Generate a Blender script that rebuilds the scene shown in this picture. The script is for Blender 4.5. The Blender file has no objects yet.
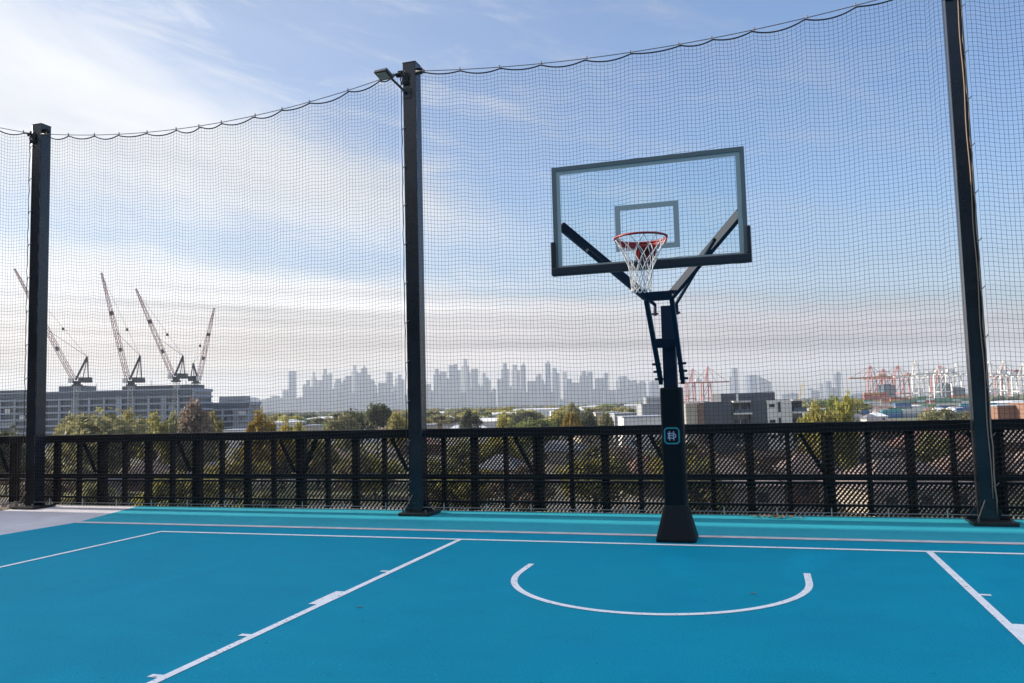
import bpy, math, random
from mathutils import Vector, Matrix
PI = math.pi; rad = math.radians
rnd = random.Random(7)
sc = bpy.context.scene
col = sc.collection

# ------------------------------------------------------------------ camera
W, H, F = 1024, 683, 810.15
CAM = Vector((0.9823, -8.6970, 1.5207)); YAW, PITCH, ROLL = -0.2990, 0.07725, -0.02577
FW = Vector((math.sin(YAW)*math.cos(PITCH), math.cos(YAW)*math.cos(PITCH), math.sin(PITCH)))
R0 = Vector((math.cos(YAW), -math.sin(YAW), 0)); U0 = R0.cross(FW)
RT = R0*math.cos(ROLL)+U0*math.sin(ROLL); UP = U0*math.cos(ROLL)-R0*math.sin(ROLL)
cd = bpy.data.cameras.new('camera'); cam = bpy.data.objects.new('camera', cd); col.objects.link(cam)
m = Matrix.Identity(4)
for i in range(3): m[i][0] = RT[i]; m[i][1] = UP[i]; m[i][2] = -FW[i]; m[i][3] = CAM[i]
cam.matrix_world = m
cd.sensor_width = 36; cd.lens = 36*F/W; cd.clip_start = 0.05; cd.clip_end = 30000
sc.camera = cam
GZ = -13.0                                                  # level of the suburb below the rooftop

def at(px, py, D):                                          # point seen at that spot, D metres deep
    return CAM+(FW*F+RT*(px-W/2)+UP*(H/2-py))*(D/F)
def spot(px, D):                                            # ground plan position at that bearing
    p = at(px, 402, D); return p.x, p.y
def pxof(p):
    d = Vector(p)-CAM; return W/2+F*d.dot(RT)/d.dot(FW)

# ------------------------------------------------------------------ helpers
class MB:
    def __init__(s): s.v = []; s.f = []; s.mi = []; s.cur = 0
    def add(s, vs, fs):
        o = len(s.v); s.v += [tuple(v) for v in vs]
        for f in fs: s.f.append([i+o for i in f]); s.mi.append(s.cur)
    def box(s, c, d, rz=0, M=None):
        x, y, z = d[0]/2, d[1]/2, d[2]/2; c = Vector(c)
        vs = [Vector((a*x, b*y, e*z)) for e in (-1, 1) for b in (-1, 1) for a in (-1, 1)]
        if M is None: M = Matrix.Rotation(rz, 3, 'Z')
        s.add([c+M@v for v in vs], [(0,2,3,1),(4,5,7,6),(0,1,5,4),(1,3,7,5),(3,2,6,7),(2,0,4,6)])
    def bar(s, a, b, w, t, up=(0,0,1)):                     # box beam from a to b: w across, t along up
        a = Vector(a); b = Vector(b); d = b-a; L = d.length; d.normalize(); u = Vector(up)
        sx = d.cross(u)
        if sx.length < 1e-4: sx = d.cross(Vector((1,0,0)))
        sx.normalize(); u = sx.cross(d)
        M = Matrix((sx, d, u)).transposed(); s.box((a+b)/2, (w, L, t), M=M)
    def tube(s, pts, r, n=8, closed=False, cap=True):
        pts = [Vector(p) for p in pts]; N = len(pts); vs = []; nx = None
        for i, p in enumerate(pts):
            if closed: d = pts[(i+1) % N]-pts[i-1]
            else: d = pts[min(i+1, N-1)]-pts[max(i-1, 0)]
            d.normalize()
            if nx is None:
                nx = d.cross(Vector((0,0,1)))
                if nx.length < .1: nx = d.cross(Vector((0,1,0)))
            nx = (nx-d*nx.dot(d)).normalized(); ny = d.cross(nx); rr = r[i] if isinstance(r, (list, tuple)) else r
            for k in range(n):
                a = 2*PI*k/n; vs.append(p+nx*(rr*math.cos(a))+ny*(rr*math.sin(a)))
        fs = []
        for i in range(N if closed else N-1):
            j = (i+1) % N
            for k in range(n): fs.append((i*n+k, i*n+(k+1) % n, j*n+(k+1) % n, j*n+k))
        if cap and not closed: fs += [tuple(range(n-1, -1, -1)), tuple((N-1)*n+k for k in range(n))]
        s.add(vs, fs)
    def loft(s, rings):
        n = len(rings[0]); vs = [v for r in rings for v in r]; fs = []
        for i in range(len(rings)-1):
            for k in range(n): fs.append((i*n+k, i*n+(k+1) % n, (i+1)*n+(k+1) % n, (i+1)*n+k))
        fs += [tuple(range(n-1, -1, -1)), tuple((len(rings)-1)*n+k for k in range(n))]
        s.add(vs, fs)
    def build(s, name, mat, parent=None, org=(0,0,0), smooth=False, bevel=0):
        me = bpy.data.meshes.new(name); o3 = Vector(org)
        me.from_pydata([tuple(Vector(v)-o3) for v in s.v], [], s.f)
        for mm in (mat if isinstance(mat, list) else [mat]): me.materials.append(mm)
        if isinstance(mat, list): me.polygons.foreach_set('material_index', s.mi)
        if smooth: me.polygons.foreach_set('use_smooth', [True]*len(me.polygons))
        me.update()
        ob = bpy.data.objects.new(name, me); col.objects.link(ob)
        if parent is not None: ob.parent = parent
        else: ob.location = o3
        if bevel:
            b = ob.modifiers.new('edge', 'BEVEL'); b.width = bevel; b.segments = 2; b.limit_method = 'ANGLE'
        return ob

def tag(o, label=None, cat=None, group=None, kind=None):
    if label: o['label'] = label
    if cat: o['category'] = cat
    if group: o['group'] = group
    if kind: o['kind'] = kind
    return o
def thing(name, loc, label, cat, group=None, rz=0):
    o = bpy.data.objects.new(name, None); col.objects.link(o); o.location = loc; o.rotation_euler.z = rz
    o.empty_display_size = .2
    return tag(o, label, cat, group)
def copy_tree(o, parent=None):
    c = o.copy(); col.objects.link(c)
    if parent is not None: c.parent = parent
    for ch in [x for x in bpy.data.objects if x.parent == o]: copy_tree(ch, c)
    return c

def mat(name, c, rough=.6, metal=0., var=0., scale=5., bump=0., bscale=60., objvar=0., spec=None, hue=None):
    m = bpy.data.materials.new(name); m.use_nodes = True; nt = m.node_tree; N = nt.nodes; L = nt.links
    b = N['Principled BSDF']; b.inputs['Roughness'].default_value = rough; b.inputs['Metallic'].default_value = metal
    if spec is not None: b.inputs['Specular IOR Level'].default_value = spec
    b.inputs['Base Color'].default_value = (*c, 1)
    out = None
    if var or objvar:
        hsv = N.new('ShaderNodeHueSaturation'); hsv.inputs['Color'].default_value = (*c, 1)
        tc = N.new('ShaderNodeTexCoord')
        val = None
        if var:
            nz = N.new('ShaderNodeTexNoise'); nz.inputs['Scale'].default_value = scale; nz.inputs['Detail'].default_value = 6
            L.new(tc.outputs['Object'], nz.inputs['Vector'])
            mr = N.new('ShaderNodeMapRange'); mr.inputs[1].default_value = .3; mr.inputs[2].default_value = .7
            mr.inputs[3].default_value = 1-var; mr.inputs[4].default_value = 1+var
            L.new(nz.outputs['Fac'], mr.inputs[0]); val = mr.outputs[0]
        if objvar:
            oi = N.new('ShaderNodeObjectInfo'); mr = N.new('ShaderNodeMapRange')
            mr.inputs[3].default_value = 1-objvar; mr.inputs[4].default_value = 1+objvar
            L.new(oi.outputs['Random'], mr.inputs[0])
            if val is not None:
                mu = N.new('ShaderNodeMath'); mu.operation = 'MULTIPLY'; L.new(val, mu.inputs[0]); L.new(mr.outputs[0], mu.inputs[1]); val = mu.outputs[0]
            else: val = mr.outputs[0]
            mh = N.new('ShaderNodeMapRange'); mh.inputs[3].default_value = .5-(hue or .012); mh.inputs[4].default_value = .5+(hue or .012)
            L.new(oi.outputs['Random'], mh.inputs[0]); L.new(mh.outputs[0], hsv.inputs['Hue'])
        L.new(val, hsv.inputs['Value']); L.new(hsv.outputs[0], b.inputs['Base Color'])
    if bump:
        tc = N.new('ShaderNodeTexCoord'); nz = N.new('ShaderNodeTexNoise'); nz.inputs['Scale'].default_value = bscale
        nz.inputs['Detail'].default_value = 4; bp = N.new('ShaderNodeBump'); bp.inputs['Strength'].default_value = bump
        bp.inputs['Distance'].default_value = .02
        L.new(tc.outputs['Object'], nz.inputs['Vector']); L.new(nz.outputs['Fac'], bp.inputs['Height']); L.new(bp.outputs[0], b.inputs['Normal'])
    return m

ORD = 'first second third fourth fifth sixth seventh eighth ninth tenth eleventh twelfth thirteenth fourteenth fifteenth sixteenth seventeenth eighteenth nineteenth twentieth'.split()
for t_, u_ in (('twenty', 'thirtieth'), ('thirty', 'fortieth'), ('forty', 'fiftieth')): ORD += [t_+'-'+w for w in ORD[:9]]+[u_]
ANCH = [('corner net post', 38), ('lamp post', 413), ('hoop pole', 672), ('roped net post', 975)]
queue = {}
def later(o, look, kind, where, X):                          # label by the order in which it stands beside a landmark
    px = pxof(X); a = min(ANCH, key=lambda t: abs(t[1]-px))
    queue.setdefault((kind, where, a[0], look), []).append((abs(px-a[1]), o, look))
def flush_labels():
    for (kind, where, a, _), L in queue.items():
        for i, (_, o, look) in enumerate(sorted(L, key=lambda t: t[0])):
            o['label'] = f"{look} {kind} {where}, {ORD[i]+' such from' if len(L) > 1 else 'the only such near'} the {a}"

# ------------------------------------------------------------------ sun, sky
SUN_EL, SUN_AZ = rad(20), rad(-89.0)                         # azimuth from +Y towards +X
sd = Vector((math.sin(SUN_AZ)*math.cos(SUN_EL), math.cos(SUN_AZ)*math.cos(SUN_EL), math.sin(SUN_EL)))
ld = bpy.data.lights.new('sun', 'SUN'); ld.energy = 5.0; ld.angle = rad(.5); ld.color = (1, .90, .76)
lo = bpy.data.objects.new('sun', ld); col.objects.link(lo); lo.rotation_euler = sd.to_track_quat('Z', 'Y').to_euler()

wd = bpy.data.worlds.new('World'); sc.world = wd; wd.use_nodes = True
nt = wd.node_tree; N = nt.nodes; L = nt.links
def link_in(sock, v):
    if isinstance(v, (int, float)): sock.default_value = v
    else: L.new(v, sock)
def mth(op, a, b=None, c=None, clamp=False):
    n = N.new('ShaderNodeMath'); n.operation = op; n.use_clamp = clamp; link_in(n.inputs[0], a)
    if b is not None: link_in(n.inputs[1], b)
    if c is not None: link_in(n.inputs[2], c)
    return n.outputs[0]
def step(x, a, b):                                          # smooth step from a to b
    n = N.new('ShaderNodeMapRange'); n.interpolation_type = 'SMOOTHSTEP'; link_in(n.inputs[0], x); link_in(n.inputs[1], a); link_in(n.inputs[2], b)
    return n.outputs[0]
def mixc(f, a, b):
    n = N.new('ShaderNodeMix'); n.data_type = 'RGBA'; link_in(n.inputs[0], f)
    for i, v in ((6, a), (7, b)):
        if isinstance(v, tuple): n.inputs[i].default_value = (*v, 1)
        else: L.new(v, n.inputs[i])
    return n.outputs[2]
tc = N.new('ShaderNodeTexCoord'); sep = N.new('ShaderNodeSeparateXYZ'); L.new(tc.outputs['Generated'], sep.inputs[0])
az = mth('MULTIPLY', mth('ARCTAN2', sep.outputs[0], sep.outputs[1]), 180/PI)
el = mth('MULTIPLY', mth('ARCSINE', sep.outputs[2]), 180/PI)
def noise(sx, sy, slope, seed, detail=6, rough=.55, dist=0.):
    cv = N.new('ShaderNodeCombineXYZ'); link_in(cv.inputs[0], mth('MULTIPLY', az, sx))
    link_in(cv.inputs[1], mth('MULTIPLY', mth('ADD', el, mth('MULTIPLY', az, slope)), sy)); cv.inputs[2].default_value = seed
    n = N.new('ShaderNodeTexNoise'); n.inputs['Scale'].default_value = 1; n.inputs['Detail'].default_value = detail
    n.inputs['Roughness'].default_value = rough; n.inputs['Distortion'].default_value = dist
    L.new(cv.outputs[0], n.inputs['Vector']); return n.outputs['Fac']
sky = N.new('ShaderNodeTexSky'); sky.sky_type = 'NISHITA'; sky.sun_disc = False
sky.sun_elevation = SUN_EL; sky.sun_rotation = SUN_AZ; sky.altitude = 50; sky.air_density = 1; sky.dust_density = 1.4; sky.ozone_density = 1.6
t = mth('ADD', az, 49)                                      # degrees across the view
n1 = noise(.045, .16, .22, 1.3, 8, .6, .6); n2 = noise(.11, .5, .18, 4.1, 7, .6, .5); n3 = noise(.06, .55, .06, 8.8, 6, .55, .3)
n5 = noise(.13, .30, .30, 21.7, 9, .66, .9)
# high cirrus over the cranes
ec = mth('SUBTRACT', 19.5, mth('MULTIPLY', t, .22)); wv = mth('MAXIMUM', mth('SUBTRACT', 6.5, mth('MULTIPLY', t, .13)), 2.0)
dd = mth('DIVIDE', mth('SUBTRACT', el, ec), wv)
gA = mth('POWER', 2.718, mth('MULTIPLY', mth('MULTIPLY', dd, dd), -1))
gA = mth('MULTIPLY', gA, mth('SUBTRACT', 1, step(t, 16, 43)))
A = mth('MULTIPLY', step(mth('ADD', mth('MULTIPLY', gA, .62), mth('ADD', mth('MULTIPLY', n1, .52), mth('MULTIPLY', n5, .36))), .46, 1.10), .97)
# low cloud bank
et = mth('ADD', mth('SUBTRACT', 10.8, mth('MULTIPLY', t, .088)), mth('MULTIPLY', mth('SUBTRACT', n3, .5), 5.0))
gB = mth('MULTIPLY', mth('SUBTRACT', 1, step(mth('SUBTRACT', el, et), -1.6, .9)), step(el, -2, 4.5))
B = mth('MULTIPLY', gB, mth('SUBTRACT', 1.0, mth('MULTIPLY', step(t, 18, 60), .22)))
# thin veils between
C = mth('MULTIPLY', step(n2, .46, .8), mth('MULTIPLY', mth('SUBTRACT', .75, mth('MULTIPLY', step(t, 5, 62), .58)), step(el, 4, 9)))
veil = mth('MULTIPLY', mth('SUBTRACT', 1, step(t, -5, 62)), .30)
veil = mth('ADD', veil, mth('MULTIPLY', mth('SUBTRACT', 1, step(el, 2, 16)), .34))
cl = mth('SUBTRACT', 1, mth('MULTIPLY', mth('SUBTRACT', 1, A), mth('MULTIPLY', mth('SUBTRACT', 1, B), mth('MULTIPLY', mth('SUBTRACT', 1, C), mth('SUBTRACT', 1, veil)))), clamp=True)
streak = mth('ADD', .72, mth('MULTIPLY', n1, .52))
n4 = noise(.022, .95, .03, 15.2, 5, .5, .2)
band = mth('ADD', 1.0, mth('MULTIPLY', mth('MULTIPLY', mth('SUBTRACT', n4, .53), 1.5), mth('SUBTRACT', 1, step(el, 5, 11))))
lit = mth('MULTIPLY', mth('MULTIPLY', mth('SUBTRACT', 1.09, mth('MULTIPLY', step(t, 8, 60), .44)), streak), mth('ADD', .83, mth('MULTIPLY', step(el, 1.0, 7.5), .17)))
lit = mth('MULTIPLY', mth('MULTIPLY', lit, band), mth('SUBTRACT', 1.0, mth('MULTIPLY', step(el, 10, 15), .13)))
lit = mth('ADD', lit, mth('MULTIPLY', step(el, 30, 48), .75))
warm = mixc(step(el, 2.5, 10), mixc(step(t, 10, 60), (1.0, .89, .81), (.97, .865, .91)), (.95, .975, 1.02))
sc1 = N.new('ShaderNodeVectorMath'); sc1.operation = 'SCALE'; L.new(warm, sc1.inputs[0]); link_in(sc1.inputs['Scale'], mth('MULTIPLY', lit, 4.3))
bl = N.new('ShaderNodeVectorMath'); bl.operation = 'MULTIPLY'; L.new(sky.outputs[0], bl.inputs[0]); bl.inputs[1].default_value = (1.0, 1.12, 1.32)
gain = mth('MULTIPLY', mth('MAXIMUM', mth('ADD', .54, mth('MULTIPLY', step(t, -5, 58), .22)), mth('MULTIPLY', step(el, 24, 42), 1.1)), mth('ADD', .72, mth('MULTIPLY', step(el, 1, 15), .28)))
bl2 = N.new('ShaderNodeVectorMath'); bl2.operation = 'SCALE'; L.new(bl.outputs[0], bl2.inputs[0]); link_in(bl2.inputs['Scale'], gain)
cl = mth('MAXIMUM', cl, mth('MULTIPLY', step(el, 30, 46), .62))
fin = mixc(cl, bl2.outputs[0], sc1.outputs[0])
bg = N['Background']; L.new(fin, bg.inputs[0]); bg.inputs[1].default_value = .13

sc.view_settings.view_transform = 'Standard'; sc.view_settings.look = 'None'; sc.view_settings.exposure = 0.85; sc.view_settings.gamma = 1
sc.render.engine = 'CYCLES'
cy = sc.cycles; cy.max_bounces = 8; cy.diffuse_bounces = 3; cy.glossy_bounces = 3; cy.transparent_max_bounces = 16; cy.transmission_bounces = 6
cy.volume_bounces = 1; cy.sample_clamp_indirect = 4
try:
    cy.use_denoising = True; cy.denoiser = 'OPENIMAGEDENOISE'; cy.denoising_prefilter = 'ACCURATE'
except Exception: pass

# ------------------------------------------------------------------ materials
black = mat('black_powder_coat', (.012, .013, .015), .42, var=.25, scale=3)
steelpost = mat('dark_painted_steel', (.015, .018, .023), .24, var=.4, scale=2.5, bump=.08, bscale=9, spec=.6)
fencepaint = mat('black_fence_paint', (.009, .0085, .009), .6, var=.3, scale=4, spec=.2)
meshmetal = mat('dark_expanded_metal', (.024, .018, .015), .6, var=.3, scale=3, spec=.25)
twine = mat('dark_net_twine', (.016, .018, .03), .8)
rope = mat('dark_rope', (.02, .02, .026), .8)
cordm = mat('pale_worn_lacing_cord', (.30, .22, .17), .7)
pinm = mat('pale_steel_pin', (.42, .40, .40), .5)
cable = mat('steel_cable', (.16, .16, .17), .45, .6)
navy = mat('navy_padding', (.010, .017, .028), .5)
polepad = mat('black_pole_padding', (.0045, .008, .012), .5, bump=.12, bscale=11, spec=.2)
armpaint = mat('sky_tinted_blue_steel', (.011, .024, .048), .55, spec=.16)  # dark blue paint, tinted bluer to stand for reflected sky
alu = mat('grey_aluminium_frame', (.12, .155, .165), .45)
lineshaded = mat('shaded_white_line', (.33, .40, .41), .5)  # white board lines with their backlit shade put into the colour
redpaint = mat('red_rim_paint', (.27, .010, .012), .45)
whitecord = mat('white_net_cord', (.55, .54, .54), .8)
tealm = mat('teal_emblem', (.03, .30, .36), .5)
palem = mat('pale_emblem_print', (.42, .46, .60), .5)
conc = mat('pale_concrete', (.56, .53, .56), .8, var=.12, scale=1.6, bump=.1, bscale=40)
drainm = mat('drain_concrete', (.58, .52, .54), .7, var=.15, scale=6)
drainshade = mat('drain_shadow_paint', (.02, .03, .04), .8)  # colour for the painted shadow line at the drain
dirt = mat('garden_dirt', (.12, .09, .065), .95, var=.4, scale=8, bump=.5, bscale=20)
stonem = mat('garden_stones', (.36, .31, .25), .9, var=.3, scale=9, objvar=.2)
whiteline = mat('white_line_paint', (.88, .88, .90), .6, var=.08, scale=9, bump=.3, bscale=200)
glassm = bpy.data.materials.new('backboard_glass'); glassm.use_nodes = True
gn = glassm.node_tree; gn.nodes.clear()
tr = gn.nodes.new('ShaderNodeBsdfTransparent'); tr.inputs[0].default_value = (.94, .98, .985, 1)
gl = gn.nodes.new('ShaderNodeBsdfGlossy'); gl.inputs['Roughness'].default_value = .03
fr = gn.nodes.new('ShaderNodeFresnel'); fr.inputs[0].default_value = 1.35
mx = gn.nodes.new('ShaderNodeMixShader'); oo = gn.nodes.new('ShaderNodeOutputMaterial')
gn.links.new(fr.outputs[0], mx.inputs[0]); gn.links.new(tr.outputs[0], mx.inputs[1]); gn.links.new(gl.outputs[0], mx.inputs[2]); gn.links.new(mx.outputs[0], oo.inputs[0])

nt = whiteline.node_tree; N_ = nt.nodes; tcw = N_.new('ShaderNodeTexCoord'); nzw = N_.new('ShaderNodeTexNoise'); nzw.inputs['Scale'].default_value = 34; nzw.inputs['Detail'].default_value = 8
nt.links.new(tcw.outputs['Object'], nzw.inputs['Vector']); mrw = N_.new('ShaderNodeMapRange'); nt.links.new(nzw.outputs['Fac'], mrw.inputs[0])
mrw.inputs[1].default_value = .60; mrw.inputs[2].default_value = .72; mrw.inputs[3].default_value = 0; mrw.inputs[4].default_value = .75   # worn flecks
trw = N_.new('ShaderNodeBsdfTransparent'); mxw = N_.new('ShaderNodeMixShader'); nt.links.new(mrw.outputs[0], mxw.inputs[0]); nt.links.new(N_['Principled BSDF'].outputs[0], mxw.inputs[1]); nt.links.new(trw.outputs[0], mxw.inputs[2]); nt.links.new(mxw.outputs[0], N_['Material Output'].inputs['Surface'])
def court_mat(name, c):                                      # acrylic court paint: mottling, roller streaks, scuffs
    m = bpy.data.materials.new(name); m.use_nodes = True; nt = m.node_tree; N = nt.nodes; L = nt.links; b = N['Principled BSDF']
    tc = N.new('ShaderNodeTexCoord')
    def nz(scale, stretch, det=5):
        mp = N.new('ShaderNodeMapping'); mp.inputs['Scale'].default_value = stretch; L.new(tc.outputs['Object'], mp.inputs[0])
        n = N.new('ShaderNodeTexNoise'); n.inputs['Scale'].default_value = scale; n.inputs['Detail'].default_value = det; L.new(mp.outputs[0], n.inputs['Vector']); return n.outputs['Fac']
    def mr(f, a, b_, lo, hi):
        n = N.new('ShaderNodeMapRange'); L.new(f, n.inputs[0])
        for i, v in enumerate((a, b_, lo, hi)): n.inputs[i+1].default_value = v
        return n.outputs[0]
    def mul(a, b_):
        n = N.new('ShaderNodeMath'); n.operation = 'MULTIPLY'; L.new(a, n.inputs[0]); L.new(b_, n.inputs[1]); return n.outputs[0]
    v = mul(mr(nz(.55, (1, 1, 1)), .3, .7, .96, 1.04), mr(nz(2.4, (.8, 1.2, 1), 8), .3, .7, .965, 1.035))
    v = mul(v, mr(nz(90, (1, 1, 1), 3), .3, .7, .78, 1.22))
    v = mul(v, mr(nz(5, (1, 1, 1), 4), .66, .80, 1, .78)); v = mul(v, mr(nz(1.1, (1, .45, 1), 7), .58, .74, 1, 1.13)); v = mul(v, mr(nz(.8, (.5, 1.2, 1), 9), .60, .74, 1, .88)); v = mul(v, mr(nz(22, (1, 1, 1), 2), .715, .75, 1, .55)); v = mul(v, mr(nz(27, (1, 1, 1), 2), .255, .29, 1.45, 1))
    hs = N.new('ShaderNodeHueSaturation'); hs.inputs['Color'].default_value = (*c, 1); L.new(v, hs.inputs['Value'])
    hh = mr(nz(.9, (1, 1, 1)), .3, .7, .496, .504); L.new(hh, hs.inputs['Hue'])
    L.new(hs.outputs[0], b.inputs['Base Color']); b.inputs['Roughness'].default_value = .7; b.inputs['Specular IOR Level'].default_value = .08
    bp = N.new('ShaderNodeBump'); bp.inputs['Strength'].default_value = .5; bp.inputs['Distance'].default_value = .004
    L.new(nz(220, (1, 1, 1), 2), bp.inputs['Height']); L.new(bp.outputs[0], b.inputs['Normal'])
    return m
courtblue = court_mat('blue_court_paint', (.0, .255, .385))
courtteal = court_mat('teal_court_paint', (.03, .32, .41))

def sheet(name, pts, z, m, kind='structure'):
    b = MB(); b.add([(x, y, z) for x, y in pts], [tuple(range(len(pts)))])
    return tag(b.build(name, m), kind=kind)

# ------------------------------------------------------------------ rooftop court
b = MB(); b.box((0, -12.2, -6.51), (60, 29.6, 12.98)); tag(b.build('rooftop_floor', mat('car_park_concrete', (.3, .29, .28), .85, var=.2, scale=.5)), kind='structure')
edge = [(-8.60, -26), (-8.57, -.5), (-8.50, .30), (-8.47, .60)]
sheet('court_floor', edge[::1]+[(14, .60), (14, -26)], 0, courtblue)
sheet('court_border', [(-8.49, .72), (-8.95, 2.30), (-8.98, 2.45), (14, 2.45), (14, .72)], 0, courtteal)
sheet('concrete_path', [(-11.0, -26), (-11.0, 1.95), (-10.9, 2.45), (-8.98, 2.45), (-8.95, 2.30), (-8.49, .72), (-8.47, .60), (-8.50, .30), (-8.57, -.5), (-8.60, -26)], 0, conc)
b = MB(); b.box((2.76, .66, -.001), (22.46, .12, .008)); tag(b.build('drain_channel', drainm), kind='structure')
b = MB(); b.box((2.76, .594, -.0005), (22.46, .022, .004)); tag(b.build('drain_shadow_line', drainshade), kind='structure')  # thin shadow below the drain, laid in as a dark strip
sheet('garden_ground', [(-30, -26), (-30, 2.58), (-10.9, 2.58), (-10.9, 2.45), (-11.0, 1.95), (-11.0, -26)], -.012, dirt)
b = MB()
for i in range(150):
    x, y, r = -11.05-rnd.random()*2.6, 2.42-rnd.random()*1.7, .025+rnd.random()*.05
    vs = []
    for k in range(5):
        a = 2*PI*k/5+rnd.random()*.6; vs.append((x+r*math.cos(a), y+r*math.sin(a), -.012))
    vs += [(x+(p[0]-x)*.6+rnd.uniform(-.01, .01), y+(p[1]-y)*.6, r*rnd.uniform(.6, 1.1)) for p in vs]
    b.add(vs, [(k, (k+1) % 5, 5+(k+1) % 5, 5+k) for k in range(5)]+[(5, 6, 7, 8, 9)])
tag(b.build('garden_gravel', stonem), 'loose pale stones on the dirt at the corner net post', kind='stuff')

# painted markings, one object
b = MB(); Z = .004
def rect(x0, x1, y0, y1): b.add([(x0, y0, Z), (x1, y0, Z), (x1, y1, Z), (x0, y1, Z)], [(0, 1, 2, 3)])
rect(-6.545, 12, .035, .105)
for s in (-1, 1):
    e0, e1 = (2.40, 2.462) if s > 0 else (2.365, 2.427)
    xi, xo = sorted((s*e0, s*e1)); rect(xi, xo, -5.8, .035)
    for y0, y1, w in ((-1.75, -1.70, .075), (-2.99, -2.55, .075), (-3.88, -3.83, .075), (-4.73, -4.68, .075)):
        a, c = sorted((s*e1, s*(e1+w))); rect(a, c, y0, y1)
rect(-2.365, 2.40, -5.8, -5.75)
rect(-6.545, -6.485, -2.95, .035)
n = 48; R1, R2, AX = 1.205, 1.262, .03
pts = [(AX-R1, -1.16), (AX-R2, -1.16)]
for i in range(n+1):
    a = PI+PI*i/n; pts += [(AX+R1*math.cos(a), -1.54+R1*math.sin(a)), (AX+R2*math.cos(a), -1.54+R2*math.sin(a))]
pts += [(AX+R1, -1.16), (AX+R2, -1.16)]
b.add([(x, y, Z) for x, y in pts], [(2*i, 2*i+1, 2*i+3, 2*i+2) for i in range(len(pts)//2-1)])
n = 60; a0 = math.acos(6.545/6.75)
pts = []
for i in range(n+1):
    a = PI+a0+(PI-2*a0)*i/n; pts += [(6.69*math.cos(a), -1.575+6.69*math.sin(a)), (6.75*math.cos(a), -1.575+6.75*math.sin(a))]
b.add([(x, y, Z) for x, y in pts], [(2*i, 2*i+1, 2*i+3, 2*i+2) for i in range(len(pts)//2-1)])
tag(b.build('court_markings', whiteline), kind='structure')

b = MB()
for i in range(46):
    x = .9+abs(rnd.gauss(0, .22)); x = 1.02+rnd.gauss(0, .16); y = 2.20+rnd.gauss(0, .05); s = .018+rnd.random()*.03; a = rnd.random()*6.3; z = .01+rnd.random()*.02
    c, d = math.cos(a)*s, math.sin(a)*s
    b.add([(x-c, y-d, z), (x+d*.5, y-c*.5, z+rnd.random()*.02), (x+c, y+d, z+rnd.random()*.015), (x-d*.5, y+c*.5, z)], [(0, 1, 2, 3)])
for x, y in ((.83, -2.0), (-2.05, -3.0)):
    b.add([(x-.03, y, .006), (x, y-.015, .012), (x+.03, y, .008), (x, y+.014, .01)], [(0, 1, 2, 3)])
tag(b.build('fallen_leaves', mat('dry_leaf', (.20, .12, .045), .8, var=.4, scale=30)), 'small heap of dry brown leaves at the foot of the fence', kind='stuff')

# ------------------------------------------------------------------ perimeter fence
FY = 2.45; FX0, FX1 = -15.0, 9.5
fence = thing('fence', (0, FY, 0), 'black metal safety fence of rails, posts and slanted mesh infill round the court edge', 'fence')
o0 = (0, FY, 0)
def fpart(name, mb, m=fencepaint, **k): return mb.build(name, m, fence, o0, **k)
b = MB(); b.box(((FX0+FX1)/2, FY, 1.124), (FX1-FX0, .09, .132)); fpart('top_rail', b, bevel=.006)
for z, h in ((.490, .075), (.418, .030)):
    b = MB(); b.box(((FX0+FX1)/2, FY, z), (FX1-FX0, .07, h)); fpart('mid_rail', b)
b = MB(); b.box(((FX0+FX1)/2, FY, .135), (FX1-FX0, .06, .03)); fpart('bottom_rail', b)
T = [-2.13+1.93*k for k in range(-6, 7)]
T = [x for x in T if FX0 < x < FX1]
for x in T:
    b = MB(); b.box((x, FY+.10, .53), (.15, .10, 1.06)); fpart('fence_post', b, bevel=.006)
    b = MB(); b.bar((x-.33, FY+.02, 1.05), (x-.07, FY+.02, .56), .03, .05, (1, 0, 1)); fpart('brace', b)
    if abs(x+5.99) < .1:
        b = MB(); b.bar((x+.31, FY+.02, 1.05), (x+.09, FY+.02, .56), .03, .06, (-1, 0, 1)); fpart('brace', b)
    for k, w in ((1, .06), (2, .105), (3, .06)):
        xx = x+.4825*k
        if xx < FX1:
            b = MB(); b.box((xx, FY+.085, .53), (w, .07, 1.06)); fpart('baluster', b)
def slats(mb, x0, x1, z0, z1, ang, pitch, w, y):
    c, s = math.cos(ang), math.sin(ang); n = Vector((-s, c))        # in-plane normal
    cs = [Vector(p).dot(n) for p in ((x0, z0), (x1, z0), (x0, z1), (x1, z1))]
    k = math.ceil(min(cs)/pitch)
    while k*pitch < max(cs):
        o = n*(k*pitch); ts = []
        lo, hi = -1e9, 1e9
        for d, oo_, a_, b_ in ((c, o.x, x0, x1), (s, o.y, z0, z1)):
            t0, t1 = sorted(((a_-oo_)/d, (b_-oo_)/d)); lo = max(lo, t0); hi = min(hi, t1)
        if hi-lo > .02:
            p, q = o+Vector((c, s))*lo, o+Vector((c, s))*hi; h = n*(w/2)
            vs = [(p.x-h.x, y-.004, p.y-h.y), (p.x+h.x, y+.004, p.y+h.y), (q.x-h.x, y-.004, q.y-h.y), (q.x+h.x, y+.004, q.y+h.y)]
            mb.add(vs, [(0, 2, 3, 1)])
        k += 1
for i, x in enumerate(T):
    b = MB(); flip = (i in (2, 5))
    xe = min(x+1.93, FX1)
    for z0, z1 in ((.155, .40), (.53, 1.055), (.0, .118)):
        slats(b, x+.02, xe-.02, z0, z1, rad(50), .050 if x < -4.2 else .042, .030 if x < -4.2 else .0255, FY+.022)
        slats(b, x+.02, xe-.02, z0, z1, rad(130), .036, .0095 if not flip else .014, FY+.030)
    fpart('mesh_panel', b, meshmetal)

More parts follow.
